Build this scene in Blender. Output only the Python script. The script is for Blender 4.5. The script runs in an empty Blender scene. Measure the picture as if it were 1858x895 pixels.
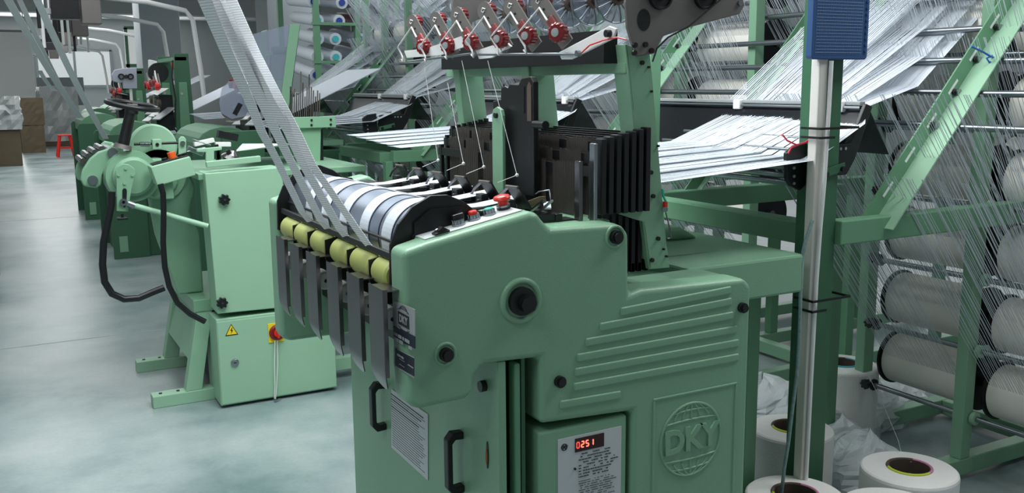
import bpy, math, random
from mathutils import Vector, Matrix
random.seed(7)
R = math.radians
sc = bpy.context.scene
# ---------------------------------------------------------------- camera
FPX, CX, CY, CAMH = 1720.0, 929.0, 447.5, 1.5
yaw, pitch, roll = R(28.5), R(9.8), R(-0.5)
FW = Vector((math.sin(yaw)*math.cos(pitch), math.cos(yaw)*math.cos(pitch), -math.sin(pitch)))
_r = Vector((math.cos(yaw), -math.sin(yaw), 0)); _u = _r.cross(FW)
RT = _r*math.cos(roll) + _u*math.sin(roll)
UP = -_r*math.sin(roll) + _u*math.cos(roll)
CAM = Vector((0, 0, CAMH))
cd = bpy.data.cameras.new('camera'); cam = bpy.data.objects.new('camera', cd)
sc.collection.objects.link(cam); sc.camera = cam
cd.sensor_fit = 'HORIZONTAL'; cd.sensor_width = 36.0; cd.lens = FPX/1858.0*36.0
cd.clip_start = 0.05; cd.clip_end = 200
m3 = Matrix((RT, UP, -FW)).transposed()
cam.matrix_world = Matrix.Translation(CAM) @ m3.to_4x4()
# ---------------------------------------------------------------- world, lamps, added fills, exposure
w = bpy.data.worlds.new('world'); sc.world = w; w.use_nodes = True
w.node_tree.nodes['Background'].inputs[0].default_value = (0.80, 0.92, 0.95, 1)
w.node_tree.nodes['Background'].inputs[1].default_value = 0.27
sc.view_settings.view_transform = 'Standard'; sc.view_settings.look = 'None'
sc.view_settings.gamma = 1.0; sc.view_settings.exposure = -0.12
sc.view_settings.use_curve_mapping = False
def area(name, loc, rot, sx, sy, power, col=(1, 1, 1), spread=180):
    l = bpy.data.lights.new(name, 'AREA'); l.shape = 'RECTANGLE'; l.size = sx; l.size_y = sy
    l.energy = power; l.color = col; l.spread = R(spread)
    o = bpy.data.objects.new(name, l); sc.collection.objects.link(o)
    o.location = loc; o.rotation_euler = rot
    return o
area('aisle_lamp', (0.3, 3.7, 3.3), (0, 0, 0), 2.0, 3.0, 85, (0.95, 1, 0.99))
area('front_fill', (-0.9, 1.3, 3.2), (0, R(-18), 0), 1.2, 1.6, 34, (0.97, 1, 1))  # added fill over the near aisle, brightens the tapes and loom front
area('loom_lamp', (1.35, 3.0, 2.9), (0, 0, 0), 1.0, 1.4, 62, (0.97, 1, 1))
area('aisle_lamp', (0.6, 10, 3.3), (0, 0, 0), 2.0, 5, 90, (0.97, 1, 1))
area('aisle_lamp', (0.9, 20, 3.3), (0, 0, 0), 2.0, 8, 240, (0.97, 1, 1))
area('creel_light', (3.1, 1.35, 3.1), (0, 0, 0), 1.4, 0.7, 36, (1, 1, 1), 140)  # added fill above the rack gap, brightens yarn rolls and floor spools
area('creel_light', (4.8, 3.6, 3.3), (0, 0, 0), 2.5, 2.0, 26, (0.95, 0.98, 1))
area('creel_light', (4.5, 8.0, 3.3), (0, 0, 0), 3, 3, 75, (0.95, 0.98, 1))
area('window_daylight', (3.0, 37.6, 2.2), (R(-90), 0, 0), 6, 2.4, 420, (0.97, 0.99, 1))
area('side_fill', (13.6, 14, 2.4), (0, R(90), 0), 2.6, 14, 170, (0.97, 0.99, 1))  # added fill by the windowless right wall, lifts ceiling and far area
area('creel_light', (6, 15, 3.3), (0, 0, 0), 4, 4, 150, (0.95, 0.98, 1))
# ---------------------------------------------------------------- pixel-to-plane helpers (a point on a real plane of the place)
def _at(ax, v, x, y):
    d = FW + RT*((x-CX)/FPX) - UP*((y-CY)/FPX)
    return CAM + d*((v-CAM[ax])/d[ax])
def PX(v, x, y): return _at(0, v, x, y)
def PY(v, x, y): return _at(1, v, x, y)
def PZ(v, x, y): return _at(2, v, x, y)
def xz(v, pts):
    out = []
    for a in pts:
        p = PY(v, *a); out.append((p.x, p.z))
    return out
# ---------------------------------------------------------------- materials
def srgb(r, g, b):
    f = lambda c: (c/255/12.92) if c <= 10 else ((c/255+0.055)/1.055)**2.4
    return (f(r), f(g), f(b), 1)
MATS = {}
def mat(name, col, rough=0.5, metal=0.0, bump=0.0, bscale=200, var=0.0, vscale=6, spec=0.5, coat=0.0,
        emit=None, estr=0, alpha=1.0, trans=0.0, sss=0.0):
    m = bpy.data.materials.new(name); m.use_nodes = True; nt = m.node_tree; b = nt.nodes['Principled BSDF']
    b.inputs['Base Color'].default_value = col; b.inputs['Roughness'].default_value = rough
    b.inputs['Metallic'].default_value = metal; b.inputs['Specular IOR Level'].default_value = spec
    b.inputs['Coat Weight'].default_value = coat; b.inputs['Alpha'].default_value = alpha
    b.inputs['Transmission Weight'].default_value = trans
    if emit: b.inputs['Emission Color'].default_value = emit; b.inputs['Emission Strength'].default_value = estr
    tc = nt.nodes.new('ShaderNodeTexCoord')
    if var > 0:
        n = nt.nodes.new('ShaderNodeTexNoise'); n.inputs['Scale'].default_value = vscale; n.inputs['Detail'].default_value = 5
        nt.links.new(tc.outputs['Object'], n.inputs['Vector'])
        mx = nt.nodes.new('ShaderNodeMix'); mx.data_type = 'RGBA'
        mx.inputs['A'].default_value = tuple(c*(1-var) for c in col[:3])+(1,)
        mx.inputs['B'].default_value = tuple(min(1, c*(1+var)) for c in col[:3])+(1,)
        nt.links.new(n.outputs['Fac'], mx.inputs['Factor']); nt.links.new(mx.outputs['Result'], b.inputs['Base Color'])
    if bump > 0:
        n2 = nt.nodes.new('ShaderNodeTexNoise'); n2.inputs['Scale'].default_value = bscale
        nt.links.new(tc.outputs['Object'], n2.inputs['Vector'])
        bp = nt.nodes.new('ShaderNodeBump'); bp.inputs['Strength'].default_value = bump; bp.inputs['Distance'].default_value = 0.002
        nt.links.new(n2.outputs['Fac'], bp.inputs['Height']); nt.links.new(bp.outputs['Normal'], b.inputs['Normal'])
    MATS[name] = m
    return m
G = mat('green_paint', srgb(124, 166, 137), 0.42, bump=0.35, bscale=350, var=0.06, vscale=3, coat=0.1)
GD = mat('dark_green_paint', srgb(54, 98, 72), 0.45, bump=0.25, bscale=300, var=0.08, vscale=3)
GF = mat('frame_green_paint', srgb(100, 146, 115), 0.5, var=0.07, vscale=4)
GP = mat('pale_green_paint', srgb(146, 186, 158), 0.5, var=0.05)
BK = mat('black_plastic', srgb(16, 17, 20), 0.4)
BS = mat('black_steel', srgb(24, 25, 29), 0.42, metal=0.3, var=0.25, vscale=30)
HD = mat('heddle_steel', srgb(88, 83, 79), 0.5, metal=0.3, var=0.3, vscale=60)
CH = mat('chrome', srgb(150, 156, 162), 0.30, metal=1.0)
DR = mat('polished_steel_drum', srgb(168, 178, 196), 0.36, metal=1.0, var=0.08, vscale=12)
ST = mat('brushed_steel_strip', srgb(112, 110, 112), 0.24, metal=0.9, var=0.3, vscale=9)
ALU = mat('grey_aluminium', srgb(120, 116, 114), 0.5, metal=0.5, var=0.06)
SIL = mat('silver_label', srgb(160, 165, 168), 0.45, metal=0.2)
OL = mat('olive_rubber', srgb(166, 174, 100), 0.45, var=0.08, vscale=20)
WH = mat('white_plastic', srgb(225, 226, 226), 0.5)
CD = mat('conduit_white', srgb(208, 205, 200), 0.6, var=0.05, vscale=8)
TW = mat('wire_white', srgb(205, 205, 205), 0.5)
RD = mat('red_plastic', srgb(214, 42, 30), 0.35)
RK = mat('dark_red_plastic', srgb(120, 18, 24), 0.35)
RP = mat('faded_red_plastic', srgb(140, 62, 64), 0.5)
TE = mat('teal_plastic', srgb(40, 180, 160), 0.4)
YE = mat('yellow_plastic', srgb(235, 205, 30), 0.5)
OR = mat('orange_plastic', srgb(225, 90, 25), 0.5)
BL = mat('blue_plastic', srgb(30, 60, 150), 0.5)
PAP = mat('notice_paper', srgb(196, 202, 205), 0.6)
INK = mat('ink', srgb(30, 38, 40), 0.7)
INB = mat('dark_plate', srgb(18, 28, 42), 0.5)
YN = mat('yarn_white', srgb(206, 213, 222), 0.65, var=0.05, vscale=25)
YB = mat('yarn_bluish', srgb(172, 186, 205), 0.65)
PKG = mat('yarn_package', srgb(232, 232, 230), 0.6, bump=0.5, bscale=120, var=0.04, vscale=30)
BM = mat('warp_beam_yarn', srgb(238, 234, 228), 0.6, var=0.05, vscale=14)
CORE = mat('cardboard_core', srgb(88, 74, 66), 0.8)
YG = mat('lime_rim', srgb(190, 205, 60), 0.5)
PK = mat('pink_rim', srgb(205, 130, 170), 0.5)
TQ = mat('turquoise_rim', srgb(60, 175, 185), 0.5)
BAG = mat('clear_plastic_film', srgb(240, 245, 250), 0.25, alpha=0.55, bump=1.0, bscale=30)
GLS = mat('smoked_acrylic', srgb(28, 30, 34), 0.15, alpha=0.86)
CLR = mat('clear_acrylic', srgb(150, 158, 178), 0.1, alpha=0.45)
BRN = mat('brown_carton', srgb(92, 80, 62), 0.8, var=0.2)
PUR = mat('bluish_steel', srgb(80, 84, 110), 0.35, metal=0.6)
LEDOFF = mat('dark_display', srgb(48, 6, 12), 0.25)
LED = mat('led_red', (1, 0.05, 0.02, 1), 0.4, emit=(1, 0.09, 0.05, 1), estr=5)
LEDD = mat('led_red_dim', (1, 0.05, 0.02, 1), 0.4, emit=(1, 0.12, 0.10, 1), estr=0.9)
TAPE = mat('woven_tape', srgb(230, 232, 236), 0.75)
nt = TAPE.node_tree; b = nt.nodes['Principled BSDF']; tc = nt.nodes.new('ShaderNodeTexCoord')
wv = nt.nodes.new('ShaderNodeTexWave'); wv.bands_direction = 'Z'; wv.inputs['Scale'].default_value = 55; wv.inputs['Distortion'].default_value = 0.6
nt.links.new(tc.outputs['Object'], wv.inputs['Vector'])
cr = nt.nodes.new('ShaderNodeMix'); cr.data_type = 'RGBA'; cr.inputs['A'].default_value = srgb(206, 210, 216); cr.inputs['B'].default_value = srgb(242, 243, 245)
nt.links.new(wv.outputs['Fac'], cr.inputs['Factor']); nt.links.new(cr.outputs['Result'], b.inputs['Base Color'])
bp = nt.nodes.new('ShaderNodeBump'); bp.inputs['Strength'].default_value = 0.25; bp.inputs['Distance'].default_value = 0.002
nt.links.new(wv.outputs['Fac'], bp.inputs['Height']); nt.links.new(bp.outputs['Normal'], b.inputs['Normal'])
# ---------------------------------------------------------------- mesh builder
TFAR = mat('far_tape', srgb(245, 246, 248), 0.75)
class MB:
    def __init__(s): s.v = []; s.f = []; s.sm = []
    def add(s, vs, fs, smooth=False):
        n = len(s.v); s.v += [Vector(a) for a in vs]
        for i, f in enumerate(fs):
            s.f.append([n+k for k in f]); s.sm.append(smooth if isinstance(smooth, bool) else smooth[i])
        return s
    def box(s, x0, x1, y0, y1, z0, z1):
        vs = [(x, y, z) for x in (x0, x1) for y in (y0, y1) for z in (z0, z1)]
        return s.add(vs, [(0,1,3,2),(4,6,7,5),(0,4,5,1),(2,3,7,6),(0,2,6,4),(1,5,7,3)])
    def obox(s, p0, p1, w, h, up=(0, 0, 1)):
        """bar from p0 to p1 with cross-section w (sideways) x h (along up)"""
        p0 = Vector(p0); p1 = Vector(p1); d = (p1-p0).normalized(); u = Vector(up)
        if abs(d.dot(u)) > 0.98: u = Vector((1, 0, 0))
        sd = d.cross(u).normalized()*w/2; uu = sd.cross(d).normalized()*h/2
        vs = [p+a*sd+b_*uu for p in (p0, p1) for a in (-1, 1) for b_ in (-1, 1)]
        return s.add(vs, [(0,1,3,2),(4,6,7,5),(0,4,5,1),(2,3,7,6),(0,2,6,4),(1,5,7,3)])
    def cyl(s, p0, p1, r, n=20, r1=None, cap=True):
        p0 = Vector(p0); p1 = Vector(p1); r1 = r if r1 is None else r1
        d = (p1-p0).normalized(); a = d.orthogonal().normalized(); c = d.cross(a)
        ring = [a*math.cos(2*math.pi*i/n)+c*math.sin(2*math.pi*i/n) for i in range(n)]
        vs = [p0+q*r for q in ring]+[p1+q*r1 for q in ring]
        s.add(vs, [(i, (i+1) % n, n+(i+1) % n, n+i) for i in range(n)], True)
        if cap:
            s.add([p0+q*r for q in ring], [tuple(reversed(range(n)))]); s.add([p1+q*r1 for q in ring], [tuple(range(n))])
        return s
    def lathe(s, p0, axis, prof, n=28):
        """prof: list of (distance along axis, radius); sharp profile corners get doubled rows"""
        p0 = Vector(p0); d = Vector(axis).normalized(); a = d.orthogonal().normalized(); c = d.cross(a)
        ring = [a*math.cos(2*math.pi*i/n)+c*math.sin(2*math.pi*i/n) for i in range(n)]
        for k in range(len(prof)-1):
            (t0, r0), (t1, r1) = prof[k], prof[k+1]
            vs = [p0+d*t0+q*r0 for q in ring]+[p0+d*t1+q*r1 for q in ring]
            s.add(vs, [(i, (i+1) % n, n+(i+1) % n, n+i) for i in range(n)], True)
        return s
    def tube(s, pts, r, n=8, closed=False):
        pts = [Vector(p) for p in pts]; N = len(pts); vs = []; prev = None
        for i, p in enumerate(pts):
            if closed: d = (pts[(i+1) % N]-pts[i-1]).normalized()
            else: d = (pts[min(i+1, N-1)]-pts[max(i-1, 0)]).normalized()
            a = (prev-d*prev.dot(d)).normalized() if prev is not None and (prev-d*prev.dot(d)).length > 1e-6 else d.orthogonal().normalized()
            prev = a; c = d.cross(a)
            rr = r[i] if isinstance(r, (list, tuple)) else r
            vs += [p+(a*math.cos(2*math.pi*k/n)+c*math.sin(2*math.pi*k/n))*rr for k in range(n)]
        fs = [(i*n+k, i*n+(k+1) % n, (i+1)*n+(k+1) % n, (i+1)*n+k) for i in range(N-1) for k in range(n)]
        if closed: fs += [((N-1)*n+k, (N-1)*n+(k+1) % n, (k+1) % n, k) for k in range(n)]
        s.add(vs, fs, True)
        if not closed:
            s.add(vs[:n], [tuple(reversed(range(n)))]); s.add(vs[-n:], [tuple(range(n))])
        return s
    def prism(s, pts, axis, a0, a1, hole=None):
        """polygon extruded along axis 'x'|'y'|'z' from a0 to a1; pts are the two other coordinates in order"""
        def mk(p, a):
            return {'x': (a, p[0], p[1]), 'y': (p[0], a, p[1]), 'z': (p[0], p[1], a)}[axis]
        n = len(pts); vs = [mk(p, a0) for p in pts]+[mk(p, a1) for p in pts]
        fs = [(i, (i+1) % n, n+(i+1) % n, n+i) for i in range(n)]+[tuple(reversed(range(n))), tuple(range(n, 2*n))]
        return s.add(vs, fs)
    def sphere(s, c, r, n=16, sz=1.0):
        c = Vector(c); m = n//2; vs = []; fs = []
        for i in range(m+1):
            t = math.pi*i/m
            for k in range(n):
                vs.append(c+Vector((r*math.sin(t)*math.cos(2*math.pi*k/n), r*math.sin(t)*math.sin(2*math.pi*k/n), r*sz*math.cos(t))))
        for i in range(m):
            for k in range(n): fs.append((i*n+k, i*n+(k+1) % n, (i+1)*n+(k+1) % n, (i+1)*n+k))
        return s.add(vs, fs, True)
    def ribbon(s, pts, side, th=0.0015):
        """flat strip following pts, half width vector(s) side, with thickness"""
        pts = [Vector(p) for p in pts]; N = len(pts); vs = []
        for i, p in enumerate(pts):
            sd = Vector(side[i] if isinstance(side, list) else side)
            d = (pts[min(i+1, N-1)]-pts[max(i-1, 0)]).normalized(); nn = sd.cross(d).normalized()*th/2
            vs += [p-sd-nn, p+sd-nn, p+sd+nn, p-sd+nn]
        fs = [(i*4+k, i*4+(k+1) % 4, (i+1)*4+(k+1) % 4, (i+1)*4+k) for i in range(N-1) for k in range(4)]
        fs += [(3, 2, 1, 0), ((N-1)*4, (N-1)*4+1, (N-1)*4+2, (N-1)*4+3)]
        return s.add(vs, fs)
    def build(s, name, m, parent=None, bevel=0.0, seg=2, weld=False):
        me = bpy.data.meshes.new(name)
        off = Vector((0, 0, 0)); q = parent
        while q is not None: off += q.location; q = q.parent
        me.from_pydata([tuple(a-off) for a in s.v], [], s.f); me.materials.append(m)
        me.polygons.foreach_set('use_smooth', s.sm)
        import bmesh
        bm = bmesh.new(); bm.from_mesh(me); bmesh.ops.recalc_face_normals(bm, faces=bm.faces); bm.to_mesh(me); bm.free()
        o = bpy.data.objects.new(name, me); sc.collection.objects.link(o)
        if parent is not None: o.parent = parent
        if bevel > 0:
            md = o.modifiers.new('bevel', 'BEVEL'); md.width = bevel; md.segments = seg; md.limit_method = 'ANGLE'; md.angle_limit = R(35)
            if seg > 2:
                md.harden_normals = False
                me.polygons.foreach_set('use_smooth', [True]*len(me.polygons))
                wn = o.modifiers.new('wn', 'WEIGHTED_NORMAL'); wn.keep_sharp = False
        return o
def thing(name, label, cat, loc, group=None):
    o = bpy.data.objects.new(name, None); sc.collection.objects.link(o); o.empty_display_size = 0.05
    o.location = loc; o['label'] = label; o['category'] = cat
    if group: o['group'] = group
    return o
def tag(o, label, cat, group=None, kind=None):
    o['label'] = label; o['category'] = cat
    if group: o['group'] = group
    if kind: o['kind'] = kind
    return o
def struct(o): o['kind'] = 'structure'; return o
def dup(root, loc, label=None, group=None):
    def cp(o, par):
        c = o.copy(); sc.collection.objects.link(c)
        if par is not None: c.parent = par
        for ch in kids(o): cp(ch, c)
        return c
    kids = lambda o: [k for k in KIDS.get(o.name, ())]
    r = cp(root, None); r.location = loc
    if label: r['label'] = label
    if group: r['group'] = group
    return r
KIDS = {}
def index_kids():
    KIDS.clear()
    for o in sc.objects:
        if o.parent is not None: KIDS.setdefault(o.parent.name, []).append(o)
def text(name, body, size, org, xd, ud, m, parent, th=0.0006, bold=0.0, align='CENTER'):
    cu = bpy.data.curves.new(name, 'FONT'); cu.body = body; cu.size = size; cu.extrude = th; cu.align_x = align; cu.align_y = 'CENTER'; cu.offset = bold
    cu.resolution_u = 3
    to = bpy.data.objects.new('t', cu); sc.collection.objects.link(to)
    bpy.context.view_layer.update()
    me = bpy.data.meshes.new_from_object(to.evaluated_get(bpy.context.evaluated_depsgraph_get()))
    bpy.data.objects.remove(to)
    xd = Vector(xd).normalized(); ud = Vector(ud).normalized(); nd = xd.cross(ud)
    off = Vector((0, 0, 0)); q = parent
    while q is not None: off += q.location; q = q.parent
    for v in me.vertices: v.co = Vector(org)+xd*v.co.x+ud*v.co.y+nd*v.co.z-off
    me.materials.clear(); me.materials.append(m)
    o = bpy.data.objects.new(name, me); sc.collection.objects.link(o); o.parent = parent
    return o
def star(c, r, axis, h, n=7):
    """knob polygon with lobes; extruded along axis 'y' or 'x'"""
    pts = []
    for i in range(n*6):
        t = 2*math.pi*i/(n*6); rr = r*(0.86+0.14*math.cos(n*t)); pts.append((rr*math.cos(t), rr*math.sin(t)))
    m = MB()
    if axis == 'y': m.prism([(c[0]+a, c[2]+b_) for a, b_ in pts], 'y', c[1]-h, c[1])
    else: m.prism([(c[1]+a, c[2]+b_) for a, b_ in pts], 'x', c[0]-h, c[0])
    return m
# ================================================================ THE SETTING
FL = mat('epoxy_floor', srgb(140, 160, 160), 0.3, spec=0.5, coat=0.0)
nt = FL.node_tree; b = nt.nodes['Principled BSDF']; tc = nt.nodes.new('ShaderNodeTexCoord')
n1 = nt.nodes.new('ShaderNodeTexNoise'); n1.inputs['Scale'].default_value = 1.1; n1.inputs['Detail'].default_value = 6; n1.inputs['Roughness'].default_value = 0.6
n2 = nt.nodes.new('ShaderNodeTexNoise'); n2.inputs['Scale'].default_value = 60; n2.inputs['Detail'].default_value = 3
nt.links.new(tc.outputs['Object'], n1.inputs['Vector']); nt.links.new(tc.outputs['Object'], n2.inputs['Vector'])
rp = nt.nodes.new('ShaderNodeValToRGB'); nt.links.new(n1.outputs['Fac'], rp.inputs['Fac'])
rp.color_ramp.elements[0].position = 0.34; rp.color_ramp.elements[0].color = srgb(104, 126, 128)
rp.color_ramp.elements[1].position = 0.60; rp.color_ramp.elements[1].color = srgb(166, 178, 178)
e = rp.color_ramp.elements.new(0.47); e.color = srgb(140, 158, 159)
mx = nt.nodes.new('ShaderNodeMix'); mx.data_type = 'RGBA'; mx.blend_type = 'MULTIPLY'; mx.inputs['Factor'].default_value = 0.22
nt.links.new(rp.outputs['Color'], mx.inputs['A']); nt.links.new(n2.outputs['Fac'], mx.inputs['B']); nt.links.new(mx.outputs['Result'], b.inputs['Base Color'])
rr = nt.nodes.new('ShaderNodeMapRange'); rr.inputs['To Min'].default_value = 0.24; rr.inputs['To Max'].default_value = 0.42
nt.links.new(n1.outputs['Fac'], rr.inputs['Value']); nt.links.new(rr.outputs['Result'], b.inputs['Roughness'])
WL = mat('wall_paint', srgb(190, 192, 192), 0.8, var=0.03)
PL = mat('pillar_paint', srgb(160, 166, 170), 0.75, var=0.03)
CE = mat('ceiling_paint', srgb(190, 192, 192), 0.85, var=0.03)
WG = mat('daylit_window', srgb(200, 205, 205), 0.5, emit=srgb(205, 208, 208), estr=0.6)
XL, XR, YB_, YF, ZC = -2.2, 14.0, -1.0, 38.0, 3.9
struct(MB().box(XL, XR, YB_, YF, -0.05, 0).build('floor', FL))
struct(MB().box(XL, XR, YB_, YF, ZC, ZC+0.1).build('ceiling', CE))
struct(MB().box(XR, XR+0.1, YB_, YF, 0, ZC).build('wall_right', WL))
struct(MB().box(XL, XR, YF, YF+0.1, 0, ZC).build('wall_far', WL))
wn_ = MB().box(1.6, 4.0, YF-0.06, YF-0.02, 1.55, 2.75).build('window_1', WG); struct(wn_)
f = MB()
for x in (1.58, 2.8, 4.02): f.box(x-0.04, x+0.04, YF-0.09, YF-0.02, 1.5, 2.8)
for z in (1.5, 2.8): f.box(1.54, 4.06, YF-0.09, YF-0.02, z-0.04, z+0.04)
f.build('window_frame', PL, wn_)
# floor joint lines
j = MB()
for y in (6.1, 12.1, 18.1): j.box(XL, XR, y-0.004, y+0.004, 0.0, 0.0012)
for x in (2.45, 5.5): j.box(x-0.004, x+0.004, YB_, YF, 0.0, 0.0012)
struct(j.build('trim_1', mat('joint_line', srgb(165, 172, 172), 0.7)))
# pillars and ceiling beams
for i, (x0, x1, y0) in enumerate([(2.15, 2.75, 16.0), (2.75, 3.35, 20.5), (3.75, 4.45, 14.5)]):
    struct(MB().box(x0, x1, y0, y0+0.7, 0, ZC).build('trim_%d' % (i+2), PL, bevel=0.01))
for i, y in enumerate([15.0, 21.0, 27.0]):
    struct(MB().box(XL, XR, y, y+0.5, 3.35, ZC).build('trim_%d' % (i+5), CE))
wn_ = MB().box(3.42, 4.6, 27.95, 28.0, 2.1, 3.0).build('window_2', WG); struct(wn_)
f = MB()
for x in (3.38, 4.02, 4.64): f.box(x-0.04, x+0.04, 27.9, 28.02, 0.0, 3.05)
for z in (2.05, 3.05): f.box(3.34, 4.68, 27.9, 28.02, z-0.04, z+0.04)
f.build('window_frame', GF, wn_)
# hanging white screen at the left end of the aisle
t = thing('hanging_screen', 'broad pale grey sheet screen hanging at the far left of the aisle', 'screen', (0.35, 15.0, 1.4))
MB().box(-0.4, 0.575, 15.0, 15.03, 1.38, 2.25).build('sheet', mat('screen_sheet', srgb(205, 206, 204), 0.7, sss=0), t)
MB().cyl((-0.4, 15.015, 2.26), (0.6, 15.015, 2.26), 0.02, 12).build('top_bar', ALU, t)
m = MB(); m.cyl((-0.3, 15.015, 2.26), (-0.3, 15.015, ZC), 0.006, 8); m.cyl((0.5, 15.015, 2.26), (0.5, 15.015, ZC), 0.006, 8)
m.build('hanging_wire', ALU, t)
# ================================================================ NEAR NEEDLE LOOM
Y0 = 1.84
L1 = thing('needle_loom', 'large mint green needle loom in the foreground with red lit counter and globe emblem', 'loom', (1.2, 2.35, 0))
prof = [(.738, 1.150), (.80, 1.165), (1.045, 1.212), (1.068, 1.210), (1.082, 1.190), (1.100, 1.172), (1.29, 1.168), (1.322, 1.142),
        (1.324, .992), (1.36, 1.000), (1.690, .992), (1.717, .968), (1.717, .02), (1.338, .02), (1.338, .690), (1.071, .705), (1.071, .868), (.925, .874),
        (.902, .850), (.900, .815), (.880, .800), (.762, .795), (.738, .815)]
sc_ = MB().prism(prof, 'y', Y0, 1.925).build('side_cover', G, L1, bevel=0.016, seg=4)
body = [(1.073, .707), (1.073, .985), (1.70, .985), (1.712, .965), (1.712, .02), (1.342, .02), (1.342, .705)]
MB().prism(body, 'y', 1.92, 2.045).build('body_shell', G, L1, bevel=0.008, seg=2)
MB().box(1.09, 1.322, 1.92, 2.09, 1.03, 1.166).build('console_block', G, L1, bevel=0.008)
MB().box(1.0, 1.70, 2.05, 2.93, 0.10, .955).build('main_frame', GF, L1, bevel=0.006)
m = MB(); m.box(1.66, 2.10, 2.03, 2.93, .872, .988); 
m.build('rear_box', G, L1, bevel=0.008)
MB().prism([(2.10, .93), (2.10, 2.12-2.12+.986), (1.62, .993), (1.62, .93)], 'y', 2.2, 2.92).build('rear_deck', G, L1, bevel=0.004)
m = MB(); m.prism([(1.62, .99), (1.68, 1.04), (1.95, 1.03), (2.03, .985)], 'y', 2.42, 2.62)
m.build('gear_hood', G, L1, bevel=0.02, seg=3)
# legs under the rear box
for yy in (2.2, 2.86):
    MB().box(2.02, 2.07, yy-.025, yy+.025, 0, .88).build('leg', GF, L1, bevel=0.004)
MB().box(1.68, 2.05, 2.84, 2.88, .80, .87).build('cross_rail', GF, L1)
# raised ribs on the side cover
for (a, b_) in [((1126, 566), (1326, 526)), ((1088, 594), (1327, 547)), ((1062, 622), (1330, 572)), ((1046, 650), (1337, 597)),
                ((1042, 676), (1340, 622)), ((1040, 703), (1340, 648)), ((1016, 735), (1126, 716))]:
    p = PY(Y0, *a); q = PY(Y0, *b_)
    MB().obox((p.x, Y0, p.z), (q.x, Y0, q.z), 0.009, 0.021, up=(0, 0, 1)).build('rib', G, L1, bevel=0.0042, seg=3)
# raised field with the globe emblem
ec = PY(Y0, 1253, 797); ex, ez = ec.x, ec.z; er = .098
def frame_ring(x0, x1, z0, z1, w_, d_):
    m = MB()
    m.box(x0-w_, x1+w_, Y0-d_, Y0+.002, z1, z1+w_); m.box(x0-w_, x1+w_, Y0-d_, Y0+.002, z0-w_, z0)
    m.box(x0-w_, x0, Y0-d_, Y0+.002, z0, z1); m.box(x1, x1+w_, Y0-d_, Y0+.002, z0, z1); return m
frame_ring(1.405, 1.668, .395, .707, .006, .0035).build('emblem_border', G, L1, bevel=0.002)
em = MB()
def arc(cx, cz, rx, rz, a0, a1, n=24):
    return [(cx+rx*math.cos(a0+(a1-a0)*i/n), Y0, cz+rz*math.sin(a0+(a1-a0)*i/n)) for i in range(n+1)]
em.tube(arc(ex, ez, er, er, 0, 2*math.pi, 40)[:-1], .0042, 6, closed=True)
for s_ in (1, -1):
    for rx in (.035, .070):
        for sd in (1, -1):
            a0, a1 = (R(38), R(88)) if s_ > 0 else (R(-38), R(-88))
            pts = [(ex+sd*rx*math.cos(t), Y0, ez+er*math.sin(t)) for t in [a0+(a1-a0)*i/10 for i in range(11)]]
            em.tube(pts, .0032, 6)
    em.tube([(ex, Y0, ez+s_*.052), (ex, Y0, ez+s_*er)], .0032, 6)
    for zz, hw in ((.050, .083), (.076, .060)):
        em.tube([(ex+hw*k/5, Y0, ez+s_*(zz-.004*(1-(k/5)**2)*-1)) for k in range(-5, 6)], .0032, 6)
em.build('emblem_globe', G, L1)
text('emblem_letters', 'DKY', .088, (ex, Y0-.002, ez), (1, 0, 0), (0, 0, 1), G, L1, th=.004, bold=.003)
# recess ring + black cap screws
def cap_screw(px, py, r, ring, par, y=Y0, hexr=0, nm='cap_screw'):
    p = PY(y, px, py); c = (p.x, y, p.z)
    if ring:
        m = MB(); m.tube([(p.x+ring*math.cos(t), y, p.z+ring*math.sin(t)) for t in [2*math.pi*i/32 for i in range(32)]], ring*.17, 8, closed=True)
        m.build('dimple_ring', G, par)
    m = MB().cyl((p.x, y-.012, p.z), (p.x, y+.002, p.z), r, 24)
    if hexr:
        m.cyl((p.x+.006, y-.030, p.z-.004), (p.x+.006, y-.011, p.z-.004), hexr, 8)
    else: m.cyl((p.x, y-.018, p.z), (p.x, y-.012, p.z), r*.72, 24)
    return m.build(nm, BK, par)
cap_screw(945, 546, .033, .047, L1, hexr=.020, nm='hex_boss')
cap_screw(808, 643, .0155, .024, L1); cap_screw(1116, 430, .0165, .025, L1)
cap_screw(1014, 692, .014, 0, L1); cap_screw(1345, 558, .0135, 0, L1)
# maker's plates on the narrow front end of the side cover (plane X=.738)
XF = .7375
def quadplate(name, pts, x, m, par, th=.0015):
    return MB().prism([(PX(x, *a).y, PX(x, *a).z) for a in pts], 'x', x-th, x).build(name, m, par)
pl = quadplate('maker_plate', [(715, 545), (754, 562), (754, 632), (715, 614)], XF, SIL, L1)
c0 = PX(XF, 734, 581)
dk = MB().box(XF-.0028, XF-.0012, c0.y-.030, c0.y+.030, c0.z-.014, c0.z+.014).build('logo_block', INK, pl)
text('logo_letters', 'DKY', .023, (XF-.0030, c0.y, c0.z), (0, -1, 0), (0, 0, 1), SIL, pl, th=.0004, bold=.0008)
for s_ in (1, -1):
    m = MB()
    for k in (.012, .021, .028):
        pts = [(XF-.002, c0.y+.03*math.cos(t)*(1 if k < .02 else .72), c0.z+s_*(.018+k*.45*math.sin(t))) for t in [math.pi*i/10 for i in range(11)]]
        m.tube(pts, .0006, 4)
    m.build('logo_globe', INK, pl)
dp = quadplate('name_plate', [(715, 592), (754, 611), (754, 633), (715, 614)], XF-.002, INB, L1)
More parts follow.
